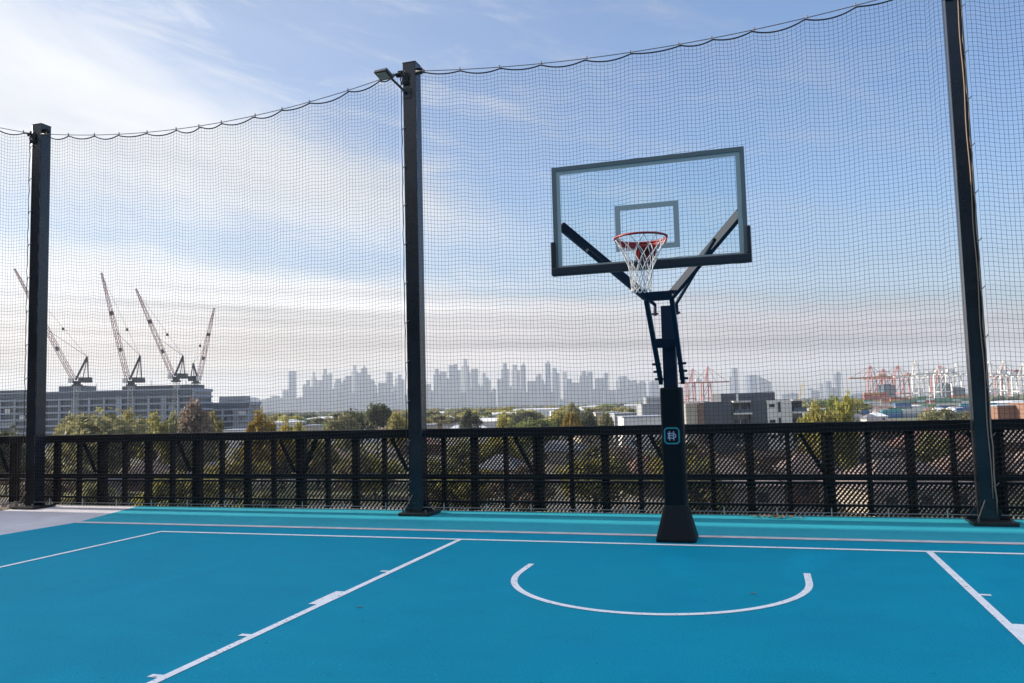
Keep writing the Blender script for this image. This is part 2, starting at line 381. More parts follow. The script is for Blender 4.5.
# ------------------------------------------------------------------ net posts
PX = [-10.78, -3.78, 3.395, 10.45]; PY = 2.05
LAB = ['slim dark square net post at the fence corner before the luffing cranes', 'dark square net post carrying a floodlight at its top',
       'tall dark net post with pale lacing cords beside the port cranes', 'dark square net post past the roped one, past the picture edge']
TOPZ = [6.55, 6.58, 6.60, 6.6]
for i, x in enumerate(PX):
    org = (x, PY, 0)
    t_ = thing('net_post', org, LAB[i], 'post', 'square posts holding up the safety net')
    b = MB(); pw = .185 if i == 2 else .205; b.box((x, PY-(.205-pw)/2, TOPZ[i]/2+.01), (pw, pw, TOPZ[i]-.02)); b.build('shaft', steelpost, t_, org, bevel=.008)
    b = MB(); b.box((x, PY, TOPZ[i]+.004), (.212, .212, .008)); b.build('cap_plate', steelpost, t_, org)
    b = MB(); b.box((x+.03, PY-.04, .024), (.46, .46, .04)); b.build('base_plate', black, t_, org, bevel=.004)
    for s in (-1, 1):
        b = MB(); b.add([(x+s*.104, PY-.012, .045), (x+s*.235, PY-.012, .045), (x+s*.104, PY-.012, .20), (x+s*.104, PY+.012, .045), (x+s*.235, PY+.012, .045), (x+s*.104, PY+.012, .20)],
                        [(0, 1, 2), (3, 5, 4), (0, 3, 4, 1), (1, 4, 5, 2), (2, 5, 3, 0)]); b.build('gusset', steelpost, t_, org)
        b = MB(); z = TOPZ[i]-.15
        b.box((x+s*.15, PY-.06, z+.01), (.09, .012, .10)); b.box((x+s*.20, PY-.06, z), (.05, .05, .05)); b.build('cable_bracket', fencepaint, t_, org)
    for s in (-1, 1):
        for e in (-1, 1): b = MB(); b.tube([(x+.03+s*.17, PY-.04+e*.18, .04), (x+.03+s*.17, PY-.04+e*.18, .085)], .016, 6); b.build('anchor_bolt', cable, t_, org)
    # lacing cord with hooks up the front edge
    b = MB(); sx = -1 if i < 2 else 1
    pts = [(x+sx*(.075 if i == 2 else .115)+.006*math.sin(k*1.7), PY-.122-.012*(k % 2), .12+k*(TOPZ[i]-.35)/40) for k in range(41)]
    b.tube(pts, .007 if i == 2 else .006, 5)
    if i == 2:
        pts = [(x+.045+.006*math.sin(k*1.1), PY-.118, .3+k*(TOPZ[i]-.5)/30) for k in range(31)]; b.tube(pts, .006, 5)
    b.build('lacing_cord', cordm if i == 2 else rope, t_, org, smooth=True)
    for k in range(11):
        b = MB(); z = .45+k*.57; xx = x+sx*.09
        b.tube([(xx-.03, PY-.112, z-.02), (xx, PY-.135, z), (xx+.03, PY-.112, z+.03)], .006, 5); b.build('cord_hook', cable, t_, org)
    # loose knot of net rope at the top
    b = MB(); pts = []
    for k in range(40):
        pts.append((x-.06+.05*math.sin(k*1.9)+.03*math.sin(k*.7), PY-.118-.012*abs(math.sin(k*1.3)), TOPZ[i]-.12-.22*abs(math.sin(k*.55))))
    b.tube(pts, .007, 5); b.build('rope_bundle', rope, t_, org, smooth=True)
    b = MB(); b.tube([(x-.14, PY-.20, .07), (x-.04, PY-.125, .28)], .006, 5); b.build('guy_cord', cordm, t_, org)

# floodlight on the second post
fx, fy, fz = PX[1]-.03, PY-.10, 6.12
fl = thing('floodlight', (fx, fy, fz), 'small flat floodlight on an angled arm near the top of the net post', 'floodlight')
org = (fx, fy, fz)
b = MB(); b.tube([(fx, fy-.01, fz-.02), (fx-.03, fy-.07, fz+.02), (fx-.16, fy-.27, fz+.17)], .018, 8); b.build('arm', steelpost, fl, org, smooth=True)
b = MB(); b.box((fx, fy-.008, fz-.01), (.12, .016, .14)); b.build('mounting_plate', steelpost, fl, org)
zx = Vector((.22, .36, .91)).normalized(); xx_ = Vector((.93, -.32, -.10)); xx_ = (xx_-zx*xx_.dot(zx)).normalized()
Mh = Matrix((xx_, zx.cross(xx_), zx)).transposed()
hc = Vector((fx-.20, fy-.36, fz+.17))
b = MB(); b.box(hc, (.25, .18, .045), M=Mh); hd = b.build('lamp_head', steelpost, fl, org, bevel=.008)
b = MB(); b.box(hc-Mh@Vector((0, 0, .027)), (.18, .12, .006), M=Mh); b.build('lens', mat('lamp_lens', (.35, .34, .28), .25), hd, org)

# ------------------------------------------------------------------ safety nets
def net_bay(P0, P1, z0, z1, sag, label, seed, phase=0):
    r_ = random.Random(seed); P0 = Vector(P0); P1 = Vector(P1); Lh = (P1-P0).length; d = (P1-P0)/Lh; nrm = Vector((-d.y, d.x))
    org = (P0.x, P0.y, 0); t_ = thing('safety_net', org, label, 'net', 'tall safety net hung between the posts')
    def topz(s): u = s/Lh; return z0+(z1-z0)*u-4*sag*u*(1-u)
    hooks = [.12]; 
    while hooks[-1] < Lh-.75: hooks.append(hooks[-1]+r_.uniform(.42, .66))
    hooks.append(Lh-.12)
    dips = [r_.uniform(.03, .075) for _ in hooks]
    def edgez(s):
        z = topz(s)-.018
        for i in range(len(hooks)-1):
            if hooks[i] <= s <= hooks[i+1]:
                u = (s-hooks[i])/(hooks[i+1]-hooks[i]); return z-dips[i]*4*u*(1-u)
        return z
    f1, f2, f3 = r_.uniform(0, 6), r_.uniform(0, 6), r_.uniform(0, 6)
    def pos(s, z):                                             # slack: the cloth of the net wanders and bellies
        u = s/Lh; v = z/6.3; e = math.sin(PI*min(max(u, 0), 1))
        ds = e*(.045*math.sin(5*u*PI+f1+1.8*v)+.015*math.sin(13*u+f2-4*v)+.004*math.sin(31*u+7*v+f3))
        dz = e*(.018*math.sin(9*u+f3+2*v)+.005*math.sin(21*u+f1))*math.sin(PI*min(v, 1)**.7)
        dn = e*(.045*math.sin(2.2*PI*v+f2)+.03*math.sin(6*u+3*v+f1))*math.sin(PI*min(v, 1))
        p = P0+d*(s+ds)+nrm*dn; return (p.x, p.y, z+dz)
    zb = .11; pitch = .0515; prow = .0535
    nc = int(Lh/pitch); b = MB(); rr = .0021
    for i in range(nc+1):
        s = Lh*i/nc; zt = edgez(s); jit = r_.uniform(-.004, .004)
        b.tube([pos(s+jit*math.sin(j), zb+(zt-zb)*j/34) for j in range(35)], rr, 3, cap=False)
    nr = int(6.2/prow)
    for j in range(nr+1):
        run = []
        for i in range(nc//2+1):
            s = min(Lh, Lh*2*i/nc); zt = edgez(s); zz = zb+6.2*j/nr*1.0
            # rows follow the hang of the top edge in the upper half
            k = (j/nr); zz = zb+(zt-zb)*k
            run.append(pos(s, zz))
        b.tube(run, rr, 3, cap=False)
    b.build('netting', twine, t_, org)
    b = MB(); b.tube([(*(P0+d*(Lh*i/60)), topz(Lh*i/60)) for i in range(61)], .006, 6); b.build('top_cable', cable, t_, org, smooth=True)
    b = MB(); b.tube([pos(Lh*i/240, edgez(Lh*i/240)) for i in range(241)], .0095, 6); b.build('border_rope', rope, t_, org, smooth=True)
    for s in hooks:
        b = MB(); p = P0+d*s; z = topz(s); b.tube([(p.x, p.y, z+.03), (p.x, p.y, z-.03)], .009, 6); b.build('hook', cordm, t_, org)
    b = MB(); b.tube([(*(P0+d*(Lh*i/20)), zb) for i in range(21)], .006, 6); bc = b.build('bottom_cable', cable, t_, org)
    n = int(Lh/.62)
    for k in range(n):
        p = P0+d*((k+.5)*Lh/n); b = MB(); b.tube([(p.x, p.y, .07), (p.x, p.y, zb+.06)], .007, 5); b.build('anchor_pin', pinm, t_, org)
NY = 1.925
net_bay((PX[0]+.12, NY), (PX[1]-.12, NY), 6.36, 6.44, .32, 'dark square mesh safety net between the corner post and the lamp post', 3)
net_bay((PX[1]+.12, NY), (PX[2]-.12, NY), 6.42, 6.50, .25, 'dark square mesh safety net behind the hoop', 5)
net_bay((PX[2]+.12, NY), (PX[3]-.12, NY), 6.50, 6.44, .28, 'dark square mesh safety net beside the roped post, cut by the picture edge', 8)
net_bay((PX[0]-.13, NY), (PX[0]-.13, NY-7.0), 6.40, 6.40, .30, 'dark safety net turning the corner at the outer side of the slim post', 9)

# ------------------------------------------------------------------ basketball hoop
HX, HY = .012, .42
hoop = thing('basketball_hoop', (HX, HY, 0), 'outdoor basketball hoop on a padded black pole with a clear backboard', 'hoop')
ho = (HX, HY, 0)
def hp(name, mb, m, parent=hoop, **k): return mb.build(name, m, parent, ho, **k)
def rring(cx, cy, wx, wy, r, z, n=6):
    out = []
    for qx, qy, a0 in ((1, 1, 0), (-1, 1, 90), (-1, -1, 180), (1, -1, 270)):
        for k in range(n+1):
            a = rad(a0+90*k/n); out.append((cx+qx*(wx/2-r)+r*math.cos(a), cy+qy*(wy/2-r)+r*math.sin(a), z))
    return out
b = MB(); b.loft([rring(.008, .41, .425, .42, .05, .004), rring(.008, .41, .425, .42, .05, .03), rring(.008, .43, .258, .258, .045, .36), rring(.008, .43, .250, .250, .045, .372)]); hp('base', b, polepad)
b = MB(); b.loft([rring(.008, .425, .238, .24, .04, .372), rring(.008, .425, .238, .24, .04, 1.645), rring(.008, .425, .22, .222, .035, 1.66)]); pole = hp('pole_pad', b, polepad)
b = MB(); b.loft([rring(.008, .425, .2405, .2425, .041, .374), rring(.008, .425, .2405, .2425, .041, .384)]); hp('pad_seam', b, black, pole)
b = MB(); b.box((.002, .43, 2.11), (.145, .145, .92)); hp('upper_post', b, armpaint, bevel=.006)
# emblem: a teal rounded square with an interlaced H and D
ey, ez, ex = .303, 1.133, .004
def stroke(mb, pts, w, closed=False, y=ey, t=.003):
    pts = [Vector(p) for p in pts]; n = len(pts); L_, R_ = [], []
    for i, p in enumerate(pts):
        d = (pts[(i+1) % n]-pts[i-1]) if closed else pts[min(i+1, n-1)]-pts[max(i-1, 0)]
        d.normalize(); q = Vector((-d.y, d.x))*(w/2); L_.append(p+q); R_.append(p-q)
    vs = [(ex+p.x, y, ez+p.y) for p in L_]+[(ex+p.x, y, ez+p.y) for p in R_]+[(ex+p.x, y-t, ez+p.y) for p in L_]+[(ex+p.x, y-t, ez+p.y) for p in R_]
    fs = []
    for i in range(n if closed else n-1):
        j = (i+1) % n; fs += [(2*n+i, 2*n+j, 3*n+j, 3*n+i), (i, j, 2*n+j, 2*n+i), (n+j, n+i, 3*n+i, 3*n+j)]
    mb.add(vs, fs)
b = MB(); rr = [(p[0], p[1]) for p in rring(0, 0, .155, .168, .035, 0)]; stroke(b, rr, .015, True); hp('emblem_ring', b, tealm, pole)
b = MB()
for s in (-1, 1): stroke(b, [(s*.022-.003, -.050), (s*.022-.003, .050)], .012, y=ey-.0003)
stroke(b, [(-.022, .003), (.022, .003)], .010, y=ey-.0001)
dd_ = [(-.048, .026), (-.040, .026), (.012, .026)]+[(.012+.030*math.sin(a), .026*math.cos(a)) for a in [PI*k/8 for k in range(1, 8)]]+[(.012, -.026), (-.040, -.026), (-.048, -.026)]
stroke(b, dd_, .010, y=ey-.0006); stroke(b, [(-.036, -.026), (-.036, .026)], .010, y=ey-.0009)
hp('emblem_monogram', b, palem, pole)
# goose-neck: two bars from the post up to the cross beam
CX, CYY, CZ = .012, -.46, 2.575
for s in (-1, 1):
    b = MB(); b.bar((.012+s*.120, .46, 1.72), (CX+s*.128, CYY, CZ-.02), .045, .075); hp('support_bar', b, armpaint, bevel=.004)
    for k in range(3):
        u = .045+k*.095; p = Vector((.012+s*.120, .46, 1.72)).lerp(Vector((CX+s*.128, CYY, CZ-.02)), u)
        b = MB(); b.tube([p+Vector((-s*.03, 0, 0)), p+Vector((s*.062, 0, 0))], .014, 8); hp('bolt', b, black)
b = MB(); b.box((.012, .085, 2.135), (.235, .03, .10)); hp('tie_plate', b, armpaint, bevel=.004)
b = MB(); b.box((.01, .22, 2.135), (.10, .26, .06)); hp('tie_bracket', b, armpaint)
b = MB(); b.box((CX, CYY, CZ), (.27, .09, .085)); hp('cross_beam', b, armpaint, bevel=.004)
BX, BYF, BZ0, BZ1, BW = .014, -1.18, 2.755, 3.80, .90
for s in (-1, 1):
    b = MB(); b.bar((CX+s*.125, CYY, CZ), (BX+s*.845, BYF+.085, 3.245 if s < 0 else 3.215), .055, .082, (0, 0, 1)); hp('arm', b, armpaint, bevel=.004)
    e = Vector((BX+s*.83, BYF+.085, 3.235))
    b = MB(); b.box((BX+s*.862, BYF+.07, 3.24), (.04, .035, .12)); hp('arm_flange', b, armpaint)
    b = MB(); b.tube([(.012+s*.118, .14, 2.44), (.012+s*.115, .14, 2.56), (BX+s*.60, BYF+.12, 2.99)], .019, 8); hp('strut', b, armpaint, smooth=False)
    b = MB(); b.tube([(.012+s*.118-.035, .14, 2.46), (.012+s*.118+.035, .14, 2.46)], .012, 6); hp('bolt', b, black)
# backboard
b = MB(); b.box((BX, BYF+.006, (BZ0+BZ1)/2), (BW*2-.02, .012, BZ1-BZ0-.02)); bb = hp('backboard', b, glassm)
def frame(name, x0, x1, z0, z1, w, y0, y1, m, parent, sides='lrtb'):
    b = MB(); ym, yd = (y0+y1)/2, abs(y1-y0)
    b.box(((x0+x1)/2, ym, z1-w/2), (x1-x0, yd, w)); b.box(((x0+x1)/2, ym, z0+w/2), (x1-x0, yd, w))
    b.box((x0+w/2, ym, (z0+z1)/2), (w, yd, z1-z0-2*w)); b.box((x1-w/2, ym, (z0+z1)/2), (w, yd, z1-z0-2*w))
    return hp(name, b, m, parent)
frame('frame', BX-BW, BX+BW, BZ0, BZ1, .040, BYF-.012, BYF+.05, alu, bb)
frame('border_line', BX-BW+.041, BX+BW-.041, BZ0+.041, BZ1-.041, .038, BYF-.001, BYF-.004, lineshaded, bb)
frame('target_square', BX-.297, BX+.297, 2.925, 3.365, .050, BYF-.001, BYF-.004, lineshaded, bb)
b = MB(); b.box((BX, BYF, BZ0+.022), (2*BW+.05, .09, .075))
for s in (-1, 1): b.box((BX+s*(BW+.004), BYF, BZ0+.185), (.042, .0885, .25))
hp('edge_padding', b, navy, bb, bevel=.008)
# rim, bracket and net
RXC, RYC, RZ = BX-.012, BYF-.375, 2.965
b = MB(); b.tube([(RXC+.229*math.cos(2*PI*k/48), RYC+.229*math.sin(2*PI*k/48), RZ) for k in range(48)], .0105, 8, closed=True)
rim = hp('rim', b, redpaint, smooth=True)
b = MB()
for k in range(36):
    a, c = -.25+(PI+.5)*k/36, -.25+(PI+.5)*(k+1)/36; dz = lambda q: .014+.040*max(0, math.sin(q))**.5 if math.sin(q) > 0 else .012
    vs = [(RXC+r*math.cos(q), RYC+r*math.sin(q), RZ+z*dz(q)) for q in (a, c) for r, z in ((.231, 0), (.231, -1), (.226, -1), (.226, 0))]
    b.add(vs, [(0, 1, 5, 4), (1, 2, 6, 5), (2, 3, 7, 6), (3, 0, 4, 7)])
hp('rim_band', b, redpaint, rim, smooth=True)
b = MB()
b.box((RXC, RYC+.285, RZ-.022), (.17, .10, .05)); b.box((RXC, BYF-.022, RZ-.075), (.19, .022, .20))
for s in (-1, 1): b.add([(RXC+s*.07, BYF-.03, RZ-.02), (RXC+s*.07, BYF-.03, RZ-.13), (RXC+s*.05, RYC+.236, RZ-.03), (RXC+s*.062, BYF-.03, RZ-.02), (RXC+s*.062, BYF-.03, RZ-.13), (RXC+s*.042, RYC+.236, RZ-.03)], [(0, 1, 2), (5, 4, 3), (0, 3, 4, 1), (1, 4, 5, 2), (2, 5, 3, 0)])
hp('rim_bracket', b, redpaint, rim)
prof = [(0, .224), (.18, .180), (.35, .145), (.55, .112), (.72, .096), (.88, .088), (1, .084)]
def pr_r(t):
    for (a, ra), (c, rc) in zip(prof, prof[1:]):
        if a <= t <= c: return ra+(rc-ra)*(t-a)/(c-a)
b = MB()
for sgn in (-1, 1):
    for k in range(12):
        pts = []
        for j in range(25):
            t_ = j/24; a = 2*PI*(k+.5*(1 if sgn > 0 else 1))/12+sgn*(2*PI/12)*2.5*t_; r = pr_r(t_)*(1+.02*math.sin(9*t_+k)); 
            pts.append((RXC+r*math.cos(a)-.012*t_, RYC+r*math.sin(a), RZ-.01-.44*t_+.02*math.sin(k*2.1)*t_))
        b.tube(pts, .0040, 5)
for k in range(12):                                            # loose loops along the hem
    a = 2*PI*k/12; pts = []
    for j in range(9):
        u = j/8; aa = a+u*2*PI/12; r = .084; pts.append((RXC-.012+r*math.cos(aa), RYC+r*math.sin(aa), RZ-.45-.03*math.sin(PI*u)))
    b.tube(pts, .005, 5)
hp('hoop_net', b, whitecord, smooth=True)
#@@BACKGROUND@@
# ------------------------------------------------------------------ the suburb, the port and the skyline
RZ_ = -YAW                                                   # turn that faces a front to the court
def gmat():
    m = bpy.data.materials.new('suburb_ground'); m.use_nodes = True; nt = m.node_tree; N = nt.nodes; L = nt.links; b = N['Principled BSDF']
    tc = N.new('ShaderNodeTexCoord')
    def nz(s, d=5):
        n = N.new('ShaderNodeTexNoise'); n.inputs['Scale'].default_value = s; n.inputs['Detail'].default_value = d; L.new(tc.outputs['Object'], n.inputs['Vector']); return n.outputs['Fac']
    r = N.new('ShaderNodeValToRGB'); e = r.color_ramp.elements
    e[0].position = .30; e[0].color = (.04, .05, .018, 1); e[1].position = .72; e[1].color = (.19, .155, .12, 1)
    for p, c in ((.42, (.09, .095, .035)), (.50, (.16, .14, .085)), (.56, (.09, .09, .09)), (.63, (.20, .175, .145))): q = e.new(p); q.color = (*c, 1)
    L.new(nz(.035, 8), r.inputs[0])
    r2 = N.new('ShaderNodeValToRGB'); r2.color_ramp.elements[0].position = .35; r2.color_ramp.elements[0].color = (.55, .55, .55, 1); r2.color_ramp.elements[1].position = .65; r2.color_ramp.elements[1].color = (1.3, 1.3, 1.3, 1)
    L.new(nz(.5, 6), r2.inputs[0])
    mx = N.new('ShaderNodeMix'); mx.data_type = 'RGBA'; mx.blend_type = 'MULTIPLY'; mx.inputs[0].default_value = 1
    L.new(r.outputs[0], mx.inputs[6]); L.new(r2.outputs[0], mx.inputs[7]); L.new(mx.outputs[2], b.inputs['Base Color']); b.inputs['Roughness'].default_value = .95
    return m
b = MB(); n = 64
b.add([(7300*math.cos(2*PI*k/n), 7300*math.sin(2*PI*k/n), GZ) for k in range(n)], [tuple(range(n))])
tag(b.build('ground', gmat()), kind='structure')

# haze: one closed box of even air round everything
HZ = MB(); HZ.box((0, 0, 146), (15200, 15200, 320))
hm = bpy.data.materials.new('haze_air'); hm.use_nodes = True; hn = hm.node_tree; hn.nodes.clear()
pv = hn.nodes.new('ShaderNodeVolumePrincipled'); pv.inputs['Color'].default_value = (.80, .88, 1.0, 1); pv.inputs['Density'].default_value = 0.9e-4; pv.inputs['Anisotropy'].default_value = .15
ho_ = hn.nodes.new('ShaderNodeOutputMaterial'); hn.links.new(pv.outputs[0], ho_.inputs['Volume'])
tag(HZ.build('haze', hm), kind='stuff')

def fine(name, c, rough=.7, **k): return mat(name, c, rough, **k)
wallwhite = fine('white_render', (.62, .60, .57), var=.08, scale=.3, objvar=.08)
wallcream = fine('cream_render', (.36, .31, .25), var=.1, scale=.3, objvar=.1)
wallbrick = fine('red_brick', (.21, .115, .08), .9, var=.15, scale=1.5, objvar=.15)
walldark = fine('charcoal_cladding', (.075, .082, .10), .6, var=.1, scale=.5)
wallgrey = fine('grey_cladding', (.26, .27, .29), .6, var=.1, scale=.5, objvar=.1)
bluegrey = fine('blue_grey_glazing', (.07, .095, .13), .25)
slabm = fine('floor_slab_concrete', (.31, .34, .40), .8, var=.1, scale=.2)
paneg = fine('window_glass', (.03, .04, .055), .12)
roofterra = fine('terracotta_roof', (.19, .105, .08), .85, var=.25, scale=2, objvar=.2)
roofbrown = fine('brown_roof', (.19, .125, .10), .85, var=.25, scale=2, objvar=.2)
roofpink = fine('faded_pink_roof', (.23, .175, .16), .85, var=.2, scale=2, objvar=.15)
roofgrey = fine('grey_roof', (.16, .16, .18), .7, var=.2, scale=2, objvar=.2)
roofwhite = fine('white_metal_roof', (.66, .66, .66), .5, var=.08, scale=.2, objvar=.1)
trunkm = fine('tree_bark', (.075, .055, .04), .95, var=.3, scale=3)
craneRed = fine('red_white_crane_paint', (.30, .06, .05), .5)
craneWhite = fine('white_crane_paint', (.68, .66, .63), .5)
craneDark = fine('dark_crane_machinery', (.05, .055, .065), .5)
quayRed = fine('red_quay_crane_paint', (.40, .11, .09), .5)
quayOrange = fine('orange_quay_crane_paint', (.48, .22, .09), .5)
def leafm(name, c, ov):                                       # thin leaves that let some light through
    m = mat(name, c, .6, objvar=ov); nt = m.node_tree; b = nt.nodes['Principled BSDF']; out = nt.nodes['Material Output']
    src = b.inputs['Base Color'].links[0].from_socket; t = nt.nodes.new('ShaderNodeBsdfTranslucent'); nt.links.new(src, t.inputs[0])
    x = nt.nodes.new('ShaderNodeMixShader'); x.inputs[0].default_value = .4; nt.links.new(b.outputs[0], x.inputs[1]); nt.links.new(t.outputs[0], x.inputs[2]); nt.links.new(x.outputs[0], out.inputs[0]); return m
LEAF = {'olive': leafm('olive_leaves', (.25, .235, .11), .2), 'yellow-green': leafm('yellow_green_leaves', (.32, .285, .07), .15),
        'dark green': leafm('dark_green_leaves', (.08, .09, .04), .2), 'brownish': leafm('brownish_leaves', (.24, .18, .13), .15),
        'light green': leafm('light_green_leaves', (.19, .23, .06), .15), 'golden': leafm('golden_leaves', (.32, .23, .025), .12)}

# --- trees: six crown and trunk shapes, shared by every tree of that shape
def crown_mesh(name, style, seed, nleaf):
    r = random.Random(seed); b = MB(); cl = []
    for i in range(34 if style != 'palm' else 0):
        u, v = r.random()*2*PI, math.acos(r.uniform(-1, 1)); q = r.uniform(.45, 1)
        x, y, z = math.sin(v)*math.cos(u)*q, math.sin(v)*math.sin(u)*q, math.cos(v)*q
        if style == 'round': c = (x*.44, y*.44, .58+z*.34+.05*math.sin(2.3*u))
        elif style == 'broad': c = (x*.48, y*.48, .58+z*.30+.07*math.sin(2*u+1))
        elif style == 'tall': c = (x*.36*(1-.35*z), y*.36*(1-.35*z), .58+z*.40)
        elif style == 'column': c = (x*.34*(1-.5*z), y*.34*(1-.5*z), .52+z*.46)
        elif style == 'umbrella': c = (x*.42, y*.42, .76+z*.17)
        cl.append((Vector(c), r.uniform(.10, .19)))
    for i in range(nleaf):
        if style == 'palm':
            k = i % 16; a = 2*PI*k/16+r.gauss(0, .05); t = r.random(); rr = .48*t; p = Vector((rr*math.cos(a), rr*math.sin(a), .86+.14*t*(1.2 if k % 2 else .4)-.42*t*t+r.gauss(0, .012)))
        else:
            c, w = r.choice(cl); d = Vector((r.gauss(0, 1), r.gauss(0, 1), r.gauss(0, .8))); d.normalize(); p = c+d*(w*r.random()**.4)
        s = r.uniform(.014, .03)*(1.7 if nleaf < 2000 else 1); A = Vector((r.gauss(0, 1), r.gauss(0, 1), r.gauss(0, .6))).normalized(); B_ = A.cross(Vector((r.gauss(0, 1), r.gauss(0, 1), r.gauss(0, 1)))).normalized()
        b.add([p-A*s*1.5, p+B_*s, p+A*s*1.5, p-B_*s], [(0, 1, 2, 3)])
    return b
def trunk_mesh(style, seed):
    r = random.Random(seed); b = MB()
    top = .86 if style == 'palm' else .55
    b.tube([(0, 0, -.01), (.006, .004, top*.35), (-.006, .008, top*.7), (.0, .0, top)], [.035, .026, .022, .014] if style != 'palm' else [.03, .026, .024, .024], 7)
    if style != 'palm':
        for k in range(6):
            a = 2*PI*k/6+r.random(); z = r.uniform(.2, .45); b.tube([(0, 0, z), (.10*math.cos(a), .10*math.sin(a), z+.12), (.24*math.cos(a), .24*math.sin(a), z+.24)], [.016, .011, .004], 5)
    return b
PROTO = {}
def tree(px, D, top, wpx, leaf, style, base=None, look=None, cat='tree', group=None, label=None, where=None, nl=4200):
    x, y = spot(px, D); z1 = at(px, top, D).z; h = z1-GZ; w = wpx*D/F*1.15
    key = (style, nl)
    if key not in PROTO:
        cm = crown_mesh('crown', style, len(PROTO)+11, nl); tm = trunk_mesh(style, len(PROTO)+5)
        PROTO[key] = (cm.build('crown', LEAF[leaf]), tm.build('trunk', trunkm), [True])
        c0, t0, first = PROTO[key]
    c0, t0, first = PROTO[key]
    t_ = thing('tree', (x, y, GZ), label, 'tree', group)
    t_.scale = (w, w, h); t_.rotation_euler.z = rnd.random()*6.28
    if first[0]: c, k, first[0] = c0, t0, False
    else:
        c = c0.copy(); col.objects.link(c); k = t0.copy(); col.objects.link(k)
    c.parent = t_; k.parent = t_
    c.material_slots[0].link = 'OBJECT'; c.material_slots[0].material = LEAF[leaf]
    if label is None: later(t_, look or f"{leaf} {dict(round='bushy', broad='spreading', tall='tall', column='narrow', umbrella='flat-crowned', palm='palm')[style]}", 'tree', where, (x, y, 0))
    return t_

# --- luffing tower cranes on the building site
def truss(b, p, q, w, n, w1=None, two=False):
    w1 = w if w1 is None else w1
    p = Vector(p); q = Vector(q); d = (q-p).normalized(); s = Vector((0, 1, 0)); u = d.cross(s).normalized()
    cs = [(-1, -1), (1, -1), (1, 1), (-1, 1)]
    P = lambda c, t: p.lerp(q, t)+s*(c[0]*(w+(w1-w)*t)/2)+u*(c[1]*(w+(w1-w)*t)/2)
    for c in cs: b.bar(P(c, 0), P(c, 1), .16, .16)
    for i in range(n):
        t0, t1 = i/n, (i+1)/n
        if two: b.cur = (i//4) % 2
        for a, e in zip(cs, cs[1:]+cs[:1]):
            b.bar(P(a, t0), P(e, t1), .085, .085); b.bar(P(a, t1), P(e, t1), .08, .08)
def luffing(pivot, tip, mast_top, cw, base_py, label, D=400):
    P = lambda q: ((q[0]-pivot[0])*D/F, 0, (pivot[1]-q[1])*D/F)
    p0 = at(pivot[0], pivot[1], D); t_ = thing('tower_crane', (p0.x, p0.y, p0.z), label, 'crane', 'luffing tower cranes over the building site', RZ_)
    z = (p0.z-GZ); s = 1 if cw[0] > pivot[0] else -1
    b = MB(); truss(b, (s*1.6, 0, -z), (s*1.6, 0, -3.2), 2.1, 16); b.build('mast', craneWhite, t_)
    b = MB(); b.box((s*1.6, 0, -2.6), (3.6, 3.6, .8)); b.box((s*1.6, 0, -1.7), (2.4, 2.4, 1.2)); b.build('slew_ring', craneDark, t_)
    tp = Vector(P(tip)); b = MB(); truss(b, (0, 0, 0), tp*.5, 1.9, 13, 1.7, True); b.build('jib', [craneRed, craneWhite], t_)
    b = MB(); truss(b, tp*.5, tp, 1.7, 14, .6, True); b.build('jib_tip', [craneRed, craneWhite], t_)
    for f in (.28, .62):
        q = tp*f; b = MB(); d = tp.normalized(); b.bar(q-d*.9, q+d*.9, 1.3, 1.3); b.build('jib_walkway', craneDark, t_)
    c = Vector(P(cw)); b = MB(); b.bar((0, 0, -.9), (c.x, 0, -.9), 3.0, .9); b.box((c.x*.8, 0, -.2), (abs(c.x)*.4, 2.6, 2.6)); b.box((c.x*.45, 0, .2), (2.2, 2.4, 2.0)); b.build('counterweight_deck', craneDark, t_)
    b = MB(); b.box((-s*.6, -1.6, -.3), (2.0, 1.6, 2.4)); b.build('cab', craneWhite, t_)
    mt = Vector(P(mast_top)); b = MB(); b.bar((s*.8, 0, 0), mt, .9, .7); b.bar((c.x*.85, 0, -.4), mt, .45, .4); b.bar((c.x*.5, 0, -.4), mt, .3, .3); b.build('back_frame', craneDark, t_)
    b = MB(); b.tube([mt, tp*.42+Vector((0, 0, 1.0))], .10, 4); b.tube([mt, tp*.97], .06, 4); b.build('luffing_rope', craneDark, t_)
    h = mt.lerp(tp*.9, .36); b = MB(); b.box(h, (.9, .9, 1.3)); b.build('pulley_block', craneDark, t_)
luffing((74, 380), (12, 266), (87, 357), (91, 382), 400, 'luffing tower crane nearest the slim post, jib passing behind that post')
luffing((128, 380), (100, 271), (140, 356), (144, 383), 400, 'steep red and white luffing crane, the one with the highest tip beyond the slim post')
luffing((173, 376), (135, 287), (183, 356), (187, 378), 400, 'luffing crane between the steep one and the small one leaning the other way')
luffing((199, 378), (214, 308), (193, 363), (189, 381), 400, 'smallest luffing crane, its jib leaning towards the lamp post', 430)

